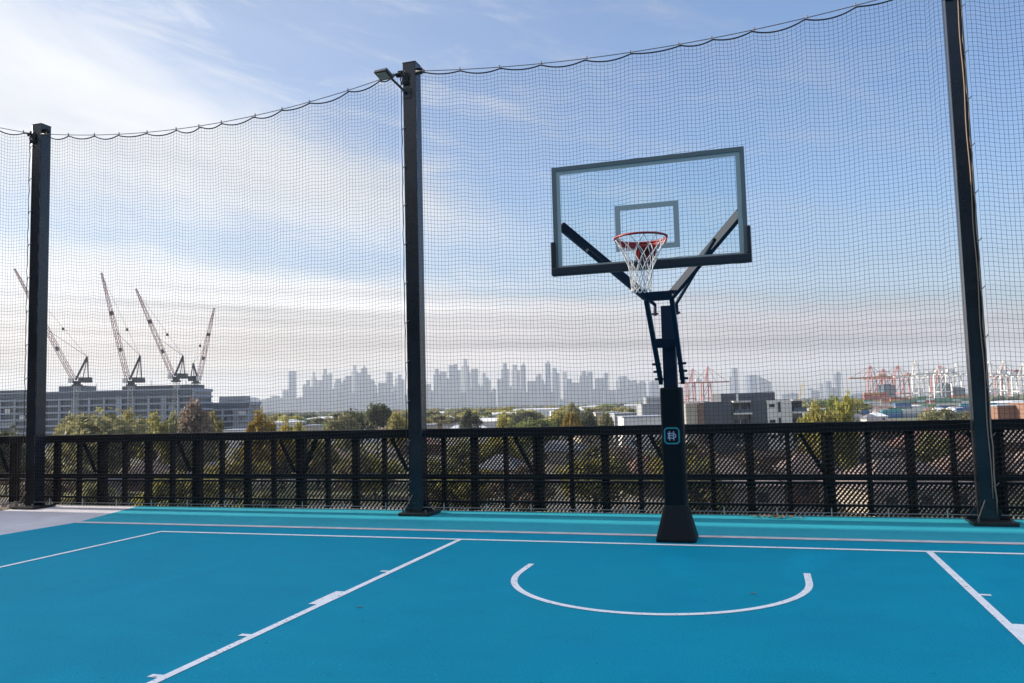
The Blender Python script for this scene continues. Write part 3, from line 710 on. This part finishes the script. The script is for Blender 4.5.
# --- building under construction, and neighbours
def front(px0, px1, py, D): 
    a, c = at(px0, py, D), at(px1, py, D); return (a.x+c.x)/2, (a.y+c.y)/2, (a.z+c.z)/2, (c-a).length
def site(px0, px1, top, D, depth, floors, label, facade):
    x, y, z, w = front(px0, px1, top, D); h = z-GZ; t_ = thing('apartment_building' if facade == 'b' else 'site_building', (x, y, GZ), label, 'building', None, RZ_)
    b = MB(); b.box((0, depth/2, h/2-.2), (w-1.2, depth-1, h-.4)); b.build('glazing', bluegrey, t_)
    for k in range(floors+1):
        zz = h-k*h/floors*.98-.45
        b = MB(); b.box((0, depth/2-.3, zz), (w, depth+.8, .9 if k else 1.5)); b.build('floor_slab', slabm, t_)
    n = int(w/7)
    for k in range(n+1):
        b = MB(); b.box((-w/2+.6+k*(w-1.2)/n, -.35, h/2-.6), (1.1 if k % 3 else 2.8, .5, h-1.4)); b.build('column', wallgrey if k % 2 else slabm, t_)
    rp = random.Random(int(px0)+200); cw = (w-1.2)/n
    for j in range(34):
        k, q = rp.randrange(n), rp.randrange(floors); zz = h-(q+.5)*h/floors-.5
        b = MB(); b.box((-w/2+.6+(k+.5)*cw, -.05, zz), (cw*rp.choice((.35, .6, .9)), .4, h/floors*.62)); b.build('facade_panel', rp.choice((walldark, wallgrey, bluegrey, wallwhite, walldark)), t_)
    b = MB(); b.box((0, -.62, h-1.6), (w*.98, .3, h/floors*.8)); b.build('parapet_screen', bluegrey, t_)
    return t_, w, h
t_, w, h = site(-60, 195, 392, 400, 24, 8, 'long grey building under construction below the luffing cranes', 'a')
b = MB(); b.box((-w*.02, 14, h+1.6), (w*.10, 12, 3.2)); b.build('roof_plant', bluegrey, t_)
b = MB(); b.box((-w*.33, 14, h+.9), (w*.28, 14, 1.8)); b.build('roof_plant', walldark, t_)
b = MB(); b.box((w*.33, 14, h+1.2), (w*.30, 10, 2.4)); b.build('roof_plant', walldark, t_)
for u in (.08, .2, .3, .44):
    b = MB(); b.tube([(w*u, 8, h), (w*u, 8, h+rnd.uniform(3, 6))], .12, 5); b.build('roof_pole', craneDark, t_)
t_, w, h = site(196, 250, 403, 430, 20, 6, 'darker unfinished block past the smallest crane, scaffolded at its end', 'a')
b = MB(); b.box((w*.1, 10, h+1.8), (w*.5, 8, 3.6)); b.build('roof_plant', wallgrey, t_)
b = MB()
for k in range(6): b.bar((w/2+1.2, -.5+k*0.01, k*h/6), (w/2+5, -.5, k*h/6), .15, .15)
for k in range(3): b.bar((w/2+1.2+k*1.9, -.3, 0), (w/2+1.2+k*1.9, -.3, h+2), .15, .15)
b.build('scaffold', craneDark, t_)

# --- dark and white apartment block beside the hoop pole
D = 160; x, y, z, w = front(693, 806, 401, D); ap = thing('apartment_block', (x, y, GZ), 'charcoal and white flat-roofed apartment block rising just over the fence by the hoop pole', 'building', None, RZ_)
h = z-GZ; S = D/F; U = lambda px: (px-749.5)*S; Zp = lambda py: h+(401-py)*S
def apbox(name, p0, p1, y0, y1, mm, dy0=0., dy1=12., parent=ap):
    b = MB(); b.box(((U(p0)+U(p1))/2, (dy0+dy1)/2, (Zp(y0)+Zp(y1))/2), (U(p1)-U(p0), dy1-dy0, Zp(y0)-Zp(y1))); return b.build(name, mm, parent)
BOT = 401+h/S
apbox('wall', 694, 804, 401.5, BOT, wallgrey, 1.2, 13)
apbox('cladding', 704.5, 732, 401, BOT, walldark, .2, 1.2); apbox('cladding', 750, 766.5, 401, BOT, walldark, .2, 1.2)
apbox('white_panel', 767, 791.5, 401, BOT, wallwhite, .1, 1.2); apbox('white_panel', 686, 697.5, 402, BOT, wallcream, .4, 1.19)
apbox('brick_pier', 698, 704, 402, BOT, roofbrown, .1, 1.19)
apbox('balcony_frame', 732.4, 750, 400.6, 402.2, wallwhite, -.6, 1.18); apbox('balcony_frame', 791.7, 805, 400.8, 402.0, wallwhite, -.4, 1.18)
for k in range(5):
    yy = 413.2+k*15.5
    g = apbox('window', 735, 748, yy-9.5, yy-1, paneg, 1.05, 1.19); apbox('window_frame', 740.7, 741.6, yy-9.5, yy-1, wallwhite, .98, 1.04, g)
    apbox('balcony', 733, 750.6, yy-.6, yy+1.2, wallwhite, -.8, 1.0); apbox('balustrade', 733.2, 750.2, yy-4.4, yy-.65, bluegrey, -.75, -.65)
    apbox('balcony', 792, 805.5, yy-.6, yy+1.2, wallwhite, -.8, 1.0); apbox('balustrade', 792.2, 805, yy-4.4, yy-.65, bluegrey, -.75, -.65); apbox('window', 793, 803, yy-9.5, yy-1, paneg, 1.05, 1.19)
    apbox('window', 769, 774.5, yy-8.5, yy-5.5, paneg, .02, .09); apbox('window', 777.8, 780.2, yy-10.5, yy-.5, paneg, .02, .09)
apbox('penthouse', 725, 780, 392.8, 401, walldark, 3.0, 11); apbox('penthouse_wall', 740.2, 742.6, 393.6, 401, wallwhite, 2.9, 2.99)
apbox('roof', 692.8, 805, 400.2, 401, slabm, 1.2, 13.2) if False else None

# --- generic house and low buildings
def house_at(px, D, wpx, wallm, roofm, look, where, hh=3.0, rh=2.4, dp=9., rot=0., kind='house', flat=False, group=None, label=None):
    x, y = spot(px, D); w = max(wpx*D/F, 4.); t_ = thing(kind, (x, y, GZ), label, kind.replace('_', ' '), group, RZ_+rot)
    b = MB(); b.box((0, 0, hh/2), (w, dp, hh)); b.build('wall', wallm, t_)
    b = MB()
    if flat:
        b.box((0, 0, hh+.14), (w+.5, dp+.5, .3))
    else:
        a, c, k = w/2+.5, dp/2+.5, min(dp/2, w/2)*.9
        b.add([(-a, -c, hh), (a, -c, hh), (a, c, hh), (-a, c, hh), (-a+k, 0, hh+rh), (a-k, 0, hh+rh)], [(0, 1, 5, 4), (1, 2, 5), (2, 3, 4, 5), (3, 0, 4), (3, 2, 1, 0)])
    b.build('roof', roofm, t_)
    if D < 700:
        n = max(2, int(w/4.5))
        for i in range(n):
            b = MB(); b.box((-w/2+(i+.5)*w/n, -dp/2-.02, min(1.6, hh*.55)), (1.5, .06, 1.3)); b.build('window', paneg, t_)
        if not flat and D < 260:
            b = MB(); b.box((w*.2, 1.2, hh+rh*.75), (.6, .6, 1.5)); b.build('chimney', wallbrick, t_)
    if label is None: later(t_, look, kind.replace('_', ' '), where, (x, y, 0))
    return t_
MESH = 'behind the fence mesh'
r9 = random.Random(21)
LOOK = {'roofterra': 'terracotta-roofed', 'roofbrown': 'brown-roofed', 'roofpink': 'faded pink-roofed', 'roofgrey': 'grey-roofed', 'roofwhite': 'white-roofed'}
RM = dict(roofterra=roofterra, roofbrown=roofbrown, roofpink=roofpink, roofgrey=roofgrey, roofwhite=roofwhite)
def hz(px, D, wpx, rf, wl, **k): house_at(px, D, wpx, wl, RM[rf], LOOK[rf], MESH, group='houses below the fence', **k)
# larger pale and brown roofs on the port side
for px, D, wpx, rf in ((720, 112, 85, 'roofpink'), (800, 118, 60, 'roofpink'), (890, 105, 110, 'roofpink'), (980, 125, 80, 'roofbrown'), (740, 165, 90, 'roofbrown'), (850, 170, 70, 'roofpink'),
                       (930, 180, 80, 'roofterra'), (1010, 190, 60, 'roofpink'), (700, 235, 60, 'roofterra'), (770, 250, 55, 'roofpink'), (880, 260, 60, 'roofbrown'), (960, 270, 60, 'roofpink'), (1035, 120, 60, 'roofpink')):
    hz(px, D, wpx, rf, wallcream if r9.random() < .5 else wallbrick, dp=12, rh=3.4, rot=r9.uniform(-.3, .3))
for px, D, wpx, rf in ((90, 140, 40, 'roofgrey'), (150, 160, 45, 'roofpink'), (215, 150, 50, 'roofgrey'), (330, 190, 45, 'roofbrown'), (365, 150, 50, 'roofgrey'), (455, 165, 45, 'roofgrey'), (500, 150, 40, 'roofgrey'),
                       (560, 200, 50, 'roofgrey'), (620, 160, 50, 'roofbrown'), (640, 130, 45, 'roofterra'), (280, 230, 40, 'roofpink'), (420, 250, 40, 'roofterra'), (520, 260, 40, 'roofbrown'), (590, 280, 36, 'roofpink'), (30, 180, 40, 'roofpink')):
    hz(px, D, wpx, rf, wallbrick if r9.random() < .5 else wallcream, dp=9, rot=r9.uniform(-.5, .5))
# trees seen through the fence
kinds = ['olive', 'yellow-green', 'olive', 'dark green', 'brownish', 'yellow-green', 'olive']
st = ['round', 'broad', 'tall', 'round', 'broad']
for i in range(110):
    px = r9.uniform(-10, 1040); D = r9.choice((95, 110, 130, 160, 200, 240, 300))*r9.uniform(.92, 1.08)
    if px > 700 and r9.random() < .62: continue
    hgt = r9.uniform(5, 10.5)*(.8 if D < 120 else 1); w = hgt*r9.uniform(.75, 1.2)
    top = 404-(GZ+hgt-CAM.z)*F/D-(px-512)*.0258
    if top < 441-(px*.018): continue
    tree(px, D, top, w*F/D, r9.choice(kinds if px < 690 else ['olive', 'dark green', 'brownish', 'olive']), r9.choice(st), where=MESH, group='trees below the fence')

RAIL = 'over the fence rail'
def tr_(px, D, top, wpx, leaf, style, label=None): tree(px, D, top, wpx, leaf, style, where=RAIL, group='trees above the fence rail', label=label)
tr_(103, 150, 406, 78, 'olive', 'broad'); tr_(72, 170, 416, 34, 'olive', 'round'); tr_(155, 165, 415, 40, 'yellow-green', 'round'); tr_(130, 200, 412, 34, 'yellow-green', 'round'); tr_(193, 170, 402, 44, 'brownish', 'round')
tr_(213, 180, 414, 28, 'yellow-green', 'round'); tr_(175, 210, 414, 24, 'olive', 'round'); tr_(262, 140, 413, 32, 'golden', 'round'); tr_(284, 150, 419, 22, 'golden', 'broad'); tr_(300, 160, 423, 20, 'yellow-green', 'round')
tr_(377, 240, 402, 24, 'dark green', 'umbrella'); tr_(352, 260, 407, 24, 'dark green', 'broad'); tr_(342, 250, 415, 34, 'olive', 'round'); tr_(398, 230, 414, 28, 'yellow-green', 'round'); tr_(362, 280, 414, 24, 'dark green', 'round')
tr_(8, 150, 424, 30, 'dark green', 'broad')
tr_(503, 200, 417, 26, 'yellow-green', 'round'); tr_(535, 240, 416, 36, 'light green', 'broad'); tr_(556, 260, 412, 36, 'yellow-green', 'round'); tr_(571, 220, 409, 20, 'golden', 'palm'); tr_(604, 250, 413, 22, 'olive', 'round'); tr_(588, 280, 414, 20, 'dark green', 'round')
tr_(525, 330, 409, 24, 'dark green', 'broad'); tr_(572, 360, 403, 18, 'olive', 'round'); tr_(470, 300, 411, 20, 'dark green', 'round')
tr_(843, 120, 386, 26, 'yellow-green', 'tall'); tr_(824, 118, 396, 34, 'yellow-green', 'tall'); tr_(834, 126, 399, 34, 'light green', 'round'); tr_(812, 124, 405, 22, 'yellow-green', 'broad')
tr_(938, 220, 405, 36, 'olive', 'broad'); tr_(966, 260, 412, 22, 'olive', 'round')

# --- mid distance: sheds, low blocks, tree belts
for px, D, wpx, hh, lab in ((480, 430, 72, 6, None), (452, 560, 70, 6, None), (500, 640, 60, 7, None), (410, 700, 60, 6, None), (620, 620, 50, 6, None), (585, 760, 70, 7, None), (545, 860, 80, 8, None),
                            (330, 640, 50, 7, None), (290, 520, 30, 7, None), (780, 700, 70, 8, None), (690, 900, 60, 9, None), (1010, 620, 50, 6, None), (455, 900, 90, 7, None), (625, 980, 90, 9, None)):
    house_at(px, D, wpx, wallwhite, roofwhite, 'long white', RAIL, hh=hh, rh=1.6, dp=26, kind='warehouse', flat=False, group='white sheds on the plain')
for px, D, wpx, hh, wl, lk in ((267, 300, 20, 8, wallwhite, 'white'), (312, 380, 14, 7, wallcream, 'cream'), (640, 260, 40, 9.5, wallwhite, 'white'), (650, 330, 22, 13, wallgrey, 'grey'), (622, 300, 20, 10, wallgrey, 'grey'),
                               (606, 420, 24, 9, wallcream, 'cream'), (1003, 260, 38, 10, wallbrick, 'red brick'), (1032, 250, 22, 11, wallbrick, 'red brick'), (815, 420, 22, 8, wallgrey, 'grey'), (240, 330, 26, 7, wallwhite, 'white'),
                               (356, 420, 18, 6, wallwhite, 'white'), (425, 380, 20, 6, wallcream, 'cream'), (672, 420, 30, 12, wallwhite, 'white'), (655, 700, 20, 17, wallgrey, 'grey')):
    house_at(px, D, wpx, wl, slabm, lk+' flat-roofed', RAIL, hh=hh, dp=14, kind='low_building', flat=True, group='low blocks beyond the fence')
r8 = random.Random(77)
for px, D, wpx, rf in [(r8.uniform(300, 690) if i % 3 else r8.uniform(800, 960), r8.uniform(330, 900), r8.uniform(10, 20), r8.choice(['roofterra', 'roofgrey', 'roofwhite', 'roofpink', 'roofwhite', 'roofwhite'])) for i in range(85)]+list(((320, 450, 16, 'roofterra'), (346, 520, 14, 'roofgrey'), (440, 480, 16, 'roofterra'), (515, 520, 18, 'roofbrown'), (560, 480, 16, 'roofgrey'), (595, 560, 16, 'roofterra'), (612, 450, 16, 'roofpink'), (640, 480, 14, 'roofterra'), (300, 600, 16, 'roofpink'), (380, 560, 14, 'roofpink'), (820, 560, 16, 'roofpink'), (850, 640, 14, 'roofterra'), (535, 620, 14, 'roofterra'))):
    house_at(px, D, wpx, wallwhite if r9.random() < .6 else wallcream, RM[rf], LOOK[rf], RAIL, group='small houses on the plain')
FAR = 'in the tree belt'
for i in range(135):
    px = r9.uniform(230, 690) if i % 5 else r9.uniform(780, 860); D = r9.uniform(380, 1100)
    hgt = r9.uniform(7, 13); top = 404-(GZ+hgt-CAM.z)*F/D-(px-512)*.0258
    tree(px, D, top, hgt*r9.uniform(1.0, 1.7)*F/D, r9.choice(['dark green', 'olive', 'olive', 'yellow-green', 'yellow-green', 'light green']), r9.choice(['round', 'broad']), where=FAR, group='far trees on the plain', nl=1400)
# far woodland: nobody could count it
b = MB(); rb = random.Random(4)
for row, (D, n) in enumerate(((1300, 900), (1900, 1100), (2700, 1200))):
    for i in range(n):
        px = rb.uniform(-60, 1090); 
        if rb.random() < .35+.3*math.sin(px*.03+row*2): continue
        x, y = spot(px, D*rb.uniform(.9, 1.1)); hh = rb.uniform(5, 12); s = rb.uniform(6, 14)
        for k in range(3):
            dx, dy = rb.uniform(-s, s), rb.uniform(-6, 6); q = hh*rb.uniform(.6, 1)
            vs = [(x+dx+s*.5*math.cos(a)*cz, y+dy+s*.5*math.sin(a)*cz, GZ+q*zz) for zz, cz in ((0, .8), (.5, 1.), (.85, .6)) for a in [2*PI*j/6+k for j in range(6)]]
            b.add(vs, [(l*6+j, l*6+(j+1) % 6, l*6+6+(j+1) % 6, l*6+6+j) for l in range(2) for j in range(6)]+[tuple(range(12, 18))])
tag(b.build('woodland', LEAF['dark green']), 'far dark belts of trees on the hazy plain', kind='stuff')

# --- port: quay cranes
def quay(px, D, base_m, boom_py, apex_py, label, boomL=-1, main=quayRed, boomM=None, w=15, seed=0):
    x, y = spot(px, D); t_ = thing('quay_crane', (x, y, GZ), label, 'crane', 'container cranes in the hazy port', RZ_)
    zb = at(px, boom_py, D).z-GZ; za = at(px, apex_py, D).z-GZ; g = w/2
    for sx in (-1, 1):
        for sy in (-1, 1):
            b = MB(); b.bar((sx*g, sy*11, 0), (sx*g*.94, sy*10, zb+2), 2.0, 2.0); b.build('leg', main, t_)
    b = MB()
    for sy in (-1, 1):
        b.bar((-g, sy*11, zb*.36), (g, sy*11, zb*.36), 1.6, 1.8); b.bar((-g, sy*11, zb*.36), (g, sy*10, zb), 1.0, 1.0); b.bar((-g, sy*11, 2), (g, sy*11, 2), 1.4, 1.8)
    for sx in (-1, 1): b.bar((sx*g, -10.5, zb), (sx*g, 10.5, zb), 1.6, 2.0); b.bar((sx*g, -11, zb*.36), (sx*g, 11, zb*.36), 1.2, 1.6)
    b.build('portal_frame', main, t_)
    b = MB()
    L1, L2 = boomL*46, -boomL*24
    for sy in (-2.5, 2.5): b.bar((L1, sy, zb+1.5), (L2, sy, zb+1.5), 1.2, 2.6)
    for k in range(10): b.bar((L1+(L2-L1)*k/9, -2.5, zb+1.5), (L1+(L2-L1)*k/9, 2.5, zb+1.5), .6, 1.2)
    b.build('boom', boomM or main, t_)
    b = MB(); ax = boomL*g*.75
    for sy in (-1, 1): b.bar((ax-3, sy*8, zb+2), (ax, sy*1.5, za), 1.4, 1.4); b.bar((ax+6*-boomL, sy*8, zb+2), (ax, sy*1.5, za), 1.0, 1.0)
    b.box((ax, 0, za), (2.4, 4, 2.0)); b.build('apex_frame', main, t_)
    b = MB()
    for f in (.45, .92): b.bar((ax, 0, za), (L1*f, 0, zb+2.5), .7, .7)
    b.bar((ax, 0, za), (L2*.9, 0, zb+2.5), .7, .7); b.build('stays', main, t_)
    b = MB(); b.box((-boomL*14, 0, zb+5.2), (12, 7, 5)); b.build('machinery_house', boomM or craneWhite, t_)
quay(691, 1650, 0, 383.5, 369, 'red quay crane closest to the hoop pole, one of a pair', 1)
quay(706.5, 1600, 0, 383, 367, 'red quay crane of the pair farther from the hoop pole', 1)
quay(876, 1450, 0, 378.5, 366, 'red quay crane with an orange boom, first of the port row from the poplar', -1, quayRed, quayOrange, 17)
quay(903, 1500, 0, 377.5, 366, 'red and orange quay crane standing before the white one with the highest apex', -1, quayRed, quayOrange, 17)
quay(922, 1400, 0, 377, 361.5, 'white quay crane standing between two red ones, with the highest apex', -1, craneWhite, None, 20)
quay(939, 1560, 0, 375.5, 366, 'red quay crane behind the white ones beside the roped net post', 1, quayRed, None, 16)
quay(944, 1350, 0, 374, 368, 'low white quay crane in front of the last red one by the roped post', -1, craneWhite, None, 18)
quay(996, 1380, 0, 375, 362, 'white quay crane just past the roped net post', -1, craneWhite, None, 20)
quay(1010, 1500, 0, 374, 361, 'white quay crane with slightly red apex, second past the roped net post', -1, craneWhite, quayRed, 18)
quay(955, 1500, 0, 375, 364, 'white quay crane almost touching the roped net post on its hoop side', 1, craneWhite, None, 18)
quay(888, 1620, 0, 379, 369, 'smaller red quay crane set back among the port row, over the silo block', -1, quayRed, None, 15)
quay(1003, 1650, 0, 377, 366, 'red quay crane set back among white ones past the roped post', 1, quayRed, None, 16)
quay(1022, 1420, 0, 376, 364, 'white quay crane cut by the picture edge past the roped net post', 1, craneWhite, None, 18)
# containers
CC = {'red': fine('red_container', (.36, .06, .035)), 'orange': fine('orange_container', (.50, .20, .05)), 'blue': fine('blue_container', (.05, .12, .28)), 'white': fine('white_container', (.58, .58, .56)),
      'green': fine('green_container', (.06, .20, .11)), 'grey': fine('grey_container', (.22, .24, .28)), 'teal': fine('teal_container', (.06, .26, .32))}
b = MB(); b.box((0, 0, 1.3), (12.2, 2.44, 2.58)); proto = b.build('shipping_container', CC['red'])
used = False
def cont(px, D, lvl, colr):
    global used
    if used: o = proto.copy(); col.objects.link(o)
    else: o, used = proto, True
    x, y = spot(px, D); o.location = (x, y, GZ+2.6*lvl+.02); o.rotation_euler.z = RZ_
    o.material_slots[0].link = 'OBJECT'; o.material_slots[0].material = CC[colr]
    where = 'close to the plain of sheds' if D < 700 else 'far by the quay cranes'
    tag(o, f'tiny {colr} shipping container in the stacks, {where}', 'container', f'{colr} containers stacked {where}')
rc = random.Random(5)
for row, D in enumerate((500, 560, 620, 690)):
    step_ = 12.6*F/D; px = 858
    while px < 1030:
        for lvl in range(rc.choice((1, 2, 2, 3))): cont(px, D, lvl, rc.choice(['blue', 'grey', 'teal', 'white', 'blue', 'red', 'green', 'grey']))
        px += step_*rc.choice((1.02, 1.02, 1.1, 1.6))
for D, lo_, hi_, cs in ((1150, 868, 980, ['red', 'orange', 'green', 'white']), (1250, 868, 886, ['red', 'orange', 'red']), (1300, 900, 965, ['orange', 'white', 'blue', 'red']), (1200, 610, 690, ['red', 'orange', 'white', 'blue'])):
    step_ = 12.6*F/D; px = lo_
    while px < hi_:
        for lvl in range(rc.choice((2, 3, 4)) if D != 1250 else 7): cont(px, D, lvl, rc.choice(cs))
        px += step_
for k, (px, top, wpx, lab) in enumerate(((890, 385, 11, 'tall dark blue-grey silo block among the red quay cranes'), (962, 388, 8, 'small dark blue silo block beside the roped net post'), (947, 384, 12, 'dark stepped silo block behind the white quay cranes'))):
    x, y, z, w = front(px-wpx/2, px+wpx/2, top, 1420); t_ = thing('silo_block', (x, y, GZ), lab, 'building', None, RZ_)
    b = MB(); b.box((0, 15, (z-GZ)/2), (w, 24, z-GZ)); b.build('wall', bluegrey, t_); b = MB(); b.box((0, 15, z-GZ+1), (w*.7, 12, 2)); b.build('roof_house', walldark, t_)
# yellow mobile crane, small red crane, light masts
x, y = spot(797, 900); t_ = thing('mobile_crane', (x, y, GZ), 'yellow lattice crane jib leaning beside the leafy poplar', 'crane', None, RZ_)
z1 = at(803, 383, 900).z-GZ; b = MB(); truss(b, (0, 0, 3), (7.5, 0, z1), 1.6, 10); b.build('jib', fine('yellow_crane_paint', (.55, .40, .08)), t_); b = MB(); b.box((0, 0, 1.6), (9, 3, 2.6)); b.build('carrier', craneDark, t_)
for px, D, top in ((881, 700, 398), (901, 640, 400), (847, 900, 392), (640, 900, 398), (930, 760, 394)):
    x, y = spot(px, D); z1 = at(px, top, D).z-GZ; t_ = thing('light_mast', (x, y, GZ), None, 'light mast', 'light masts of the port yard')
    b = MB(); b.tube([(0, 0, 0), (0, 0, z1)], [.35, .2], 6); b.build('pole', craneWhite, t_); b = MB(); b.box((0, 0, z1), (3, .6, .5)); b.build('lamp_bar', wallgrey, t_)
    later(t_, 'thin pale', 'light mast', 'over the port yard', (x, y, 0))

# --- city skyline, five and a half kilometres away
towerm = [fine('tower_glass_blue', (.045, .075, .14), .4), fine('tower_concrete', (.095, .11, .15), .7), fine('tower_glass_dark', (.025, .045, .09), .3)]
TW = [(288, 297, 371, 'f'), (281, 288, 390, 'f'), (270.5, 281, 395.6, 'f'), (297, 306, 397, 'f'), (306, 310.5, 380, 'f'), (310, 314.8, 371.7, 'c'), (314.5, 321.6, 380, 'f'), (321, 326.7, 368.7, 'c'), (328, 333, 373.4, 'f'), (333, 343, 378.7, 's'),
      (345.5, 352.5, 375.7, 'f'), (349.7, 356, 365, 'c'), (356, 362, 373, 'f'), (361, 366.6, 365, 'p'), (366.6, 375, 374.5, 's'), (377, 385, 382.7, 'f'), (386, 393.5, 372, 'f'), (393.5, 399, 378, 'f'), (397.5, 405, 374.5, 's'),
      (432, 439, 368.7, 'c'), (439, 448, 371.7, 'f'), (448, 455, 365, 'f'), (454, 461.5, 364, 's'), (460, 467, 359, 'c'), (466, 471, 372, 'f'), (469.7, 476.7, 368.7, 'f'), (482, 490, 372.8, 's'), (496.4, 502.5, 379, 'f'), (502, 509.7, 363, 'c'),
      (509.7, 518, 364.6, 's'), (520.6, 525.5, 362, 'p'), (525.5, 537, 381, 'f'), (537, 542.5, 373.8, 'f'), (545, 550.3, 360, 'p'), (552.8, 560.4, 367.7, 's'), (561.6, 565.7, 371.8, 'f'), (565.7, 578.4, 379, 's'), (578.4, 586.6, 371, 'c'), (586.6, 594, 371.6, 'f'),
      (594, 604.5, 378, 'f'), (604.7, 608.8, 372.8, 'f'), (615, 621.5, 376.5, 'c'), (621.5, 627.5, 376, 'f'), (627.5, 637, 378, 'w'), (637, 648.5, 382.5, 'f'), (651, 658, 381, 'f'),
      (733, 738.5, 368, 'f'), (728.6, 733, 377, 'f'), (747.7, 758.4, 375, 'f'), (758.4, 771, 375.5, 'w'), (820, 824, 384, 'f'), (825.6, 831.7, 381, 'f'), (835, 842, 371.8, 'n'), (807.5, 811.6, 388, 'f'),
      (408, 414, 372, 'f'), (416, 428, 380, 's')]
nm = {'f': 'flat-topped', 'c': 'crowned', 's': 'stepped', 'p': 'spired', 'w': 'slant-topped', 'n': 'narrow-waisted'}
def towers(lst, lab):
    for i, (a, c, top, sh) in enumerate(lst):
        D = 5450+((i*37) % 9)*45; x, y, z, w = front(a, c, top, D); h = z-GZ; m = towerm[(i*5) % 3]
        tw = rad((18, -28, 34, -14, 24, -38)[i % 6]) if sh in 'fcs' else 0.; w = w/(math.cos(tw)+.8*abs(math.sin(tw)))
        t_ = thing('tower', (x, y, GZ), None, 'tower', 'hazy city skyline', RZ_+tw); dp = w*.9
        b = MB(); hb = h*(.86 if sh in 'cs' else .93 if sh == 'p' else 1)
        if sh == 'w': b.add([(-w/2, 0, 0), (w/2, 0, 0), (w/2, dp, 0), (-w/2, dp, 0), (-w/2, 0, h), (w/2, 0, h*.72), (w/2, dp, h*.72), (-w/2, dp, h)], [(0, 1, 5, 4), (1, 2, 6, 5), (2, 3, 7, 6), (3, 0, 4, 7), (4, 5, 6, 7)])
        elif sh == 'n':
            b.loft([[(k*math.cos(q)*w/2, dp/2+k*math.sin(q)*w/2, h*zz) for q in [2*PI*j/16 for j in range(16)]] for zz, k in ((0, .8), (.3, .8), (.5, .75), (.7, .98), (.9, 1), (1, .8))])
        else: b.box((0, dp/2, hb/2), (w, dp, hb))
        b.build('shaft', m, t_)
        b = MB()
        if sh == 'c': b.box((0, dp/2, hb+(h-hb)/2), (w*.55, dp*.5, h-hb)); b.build('crown', m, t_)
        elif sh == 's': b.box((-w*.2, dp/2, hb+(h-hb)/2), (w*.5, dp*.6, h-hb)); b.build('setback', m, t_)
        elif sh == 'p': b.tube([(0, dp/2, hb), (0, dp/2, h)], [w*.3, w*.06], 6); b.build('spire', m, t_)
        px = pxof((x, y, 0)); wd_ = 'slim' if c-a < 6 else 'broad' if c-a > 9 else 'hazy'
        later(t_, f'{wd_} {nm[sh]}', 'tower', lab, (x, y, 0))
rq = random.Random(31)
for i in range(62):
    a = rq.uniform(298, 656); w_ = rq.uniform(3.2, 7.5)
    if 406 < a < 424: continue
    TW.append((a, a+w_, rq.triangular(373, 394, 386), rq.choice('fffcsp')))
towers(TW, 'on the city skyline')
# lower city mass between the towers
rt = random.Random(12); low = []
px = 246
while px < 662:
    w_ = rt.uniform(6, 15); low.append((px, px+w_, (rt.uniform(386, 399) if px > 297 else rt.uniform(394, 400)), rt.choice('ffs'))); px += w_*rt.uniform(.85, 1.35)
px = 716
while px < 1020:
    w_ = rt.uniform(6, 14); low.append((px, px+w_, rt.uniform(388, 395), 'f')); px += w_*rt.uniform(1.0, 2.6)
def lows(lst):
    for i, (a, c, top, sh) in enumerate(lst):
        D = 5000+rt.random()*350; x, y, z, w = front(a, c, top, D); h = z-GZ; t_ = thing('office_block', (x, y, GZ), None, 'office block', 'lower blocks of the hazy city', RZ_)
        b = MB(); b.box((0, w*.4, h/2), (w, w*.8, h)); b.build('wall', towerm[i % 3], t_); b = MB(); b.box((w*.1, w*.4, h+2), (w*.4, w*.3, 4)); b.build('roof_house', towerm[1], t_)
        later(t_, 'hazy low', 'office block', 'below the skyline', (x, y, 0))
lows(low)

# --- tall neighbour whose shade covers the court (outside the picture)
nb = thing('car_park_building', (-34, -18, GZ), 'tall pale building standing beside the court, beyond the concrete path', 'building')
b = MB(); b.box((0, 0, 11.7), (24, 39.65, 23.4)); b.build('wall', wallcream, nb)
b = MB(); b.box((34, -22, 15), (44, 14, 30)); b.build('added_rear_wing', walldark, nb)  # unseen wing, added to darken the court's front faces and their reflections
for k in range(5):
    for j in range(8):
        b = MB(); b.box((12.03, -17+j*4.8, 5+k*4), (.08, 2.4, 1.9)); b.build('window', paneg, nb)
flush_labels()
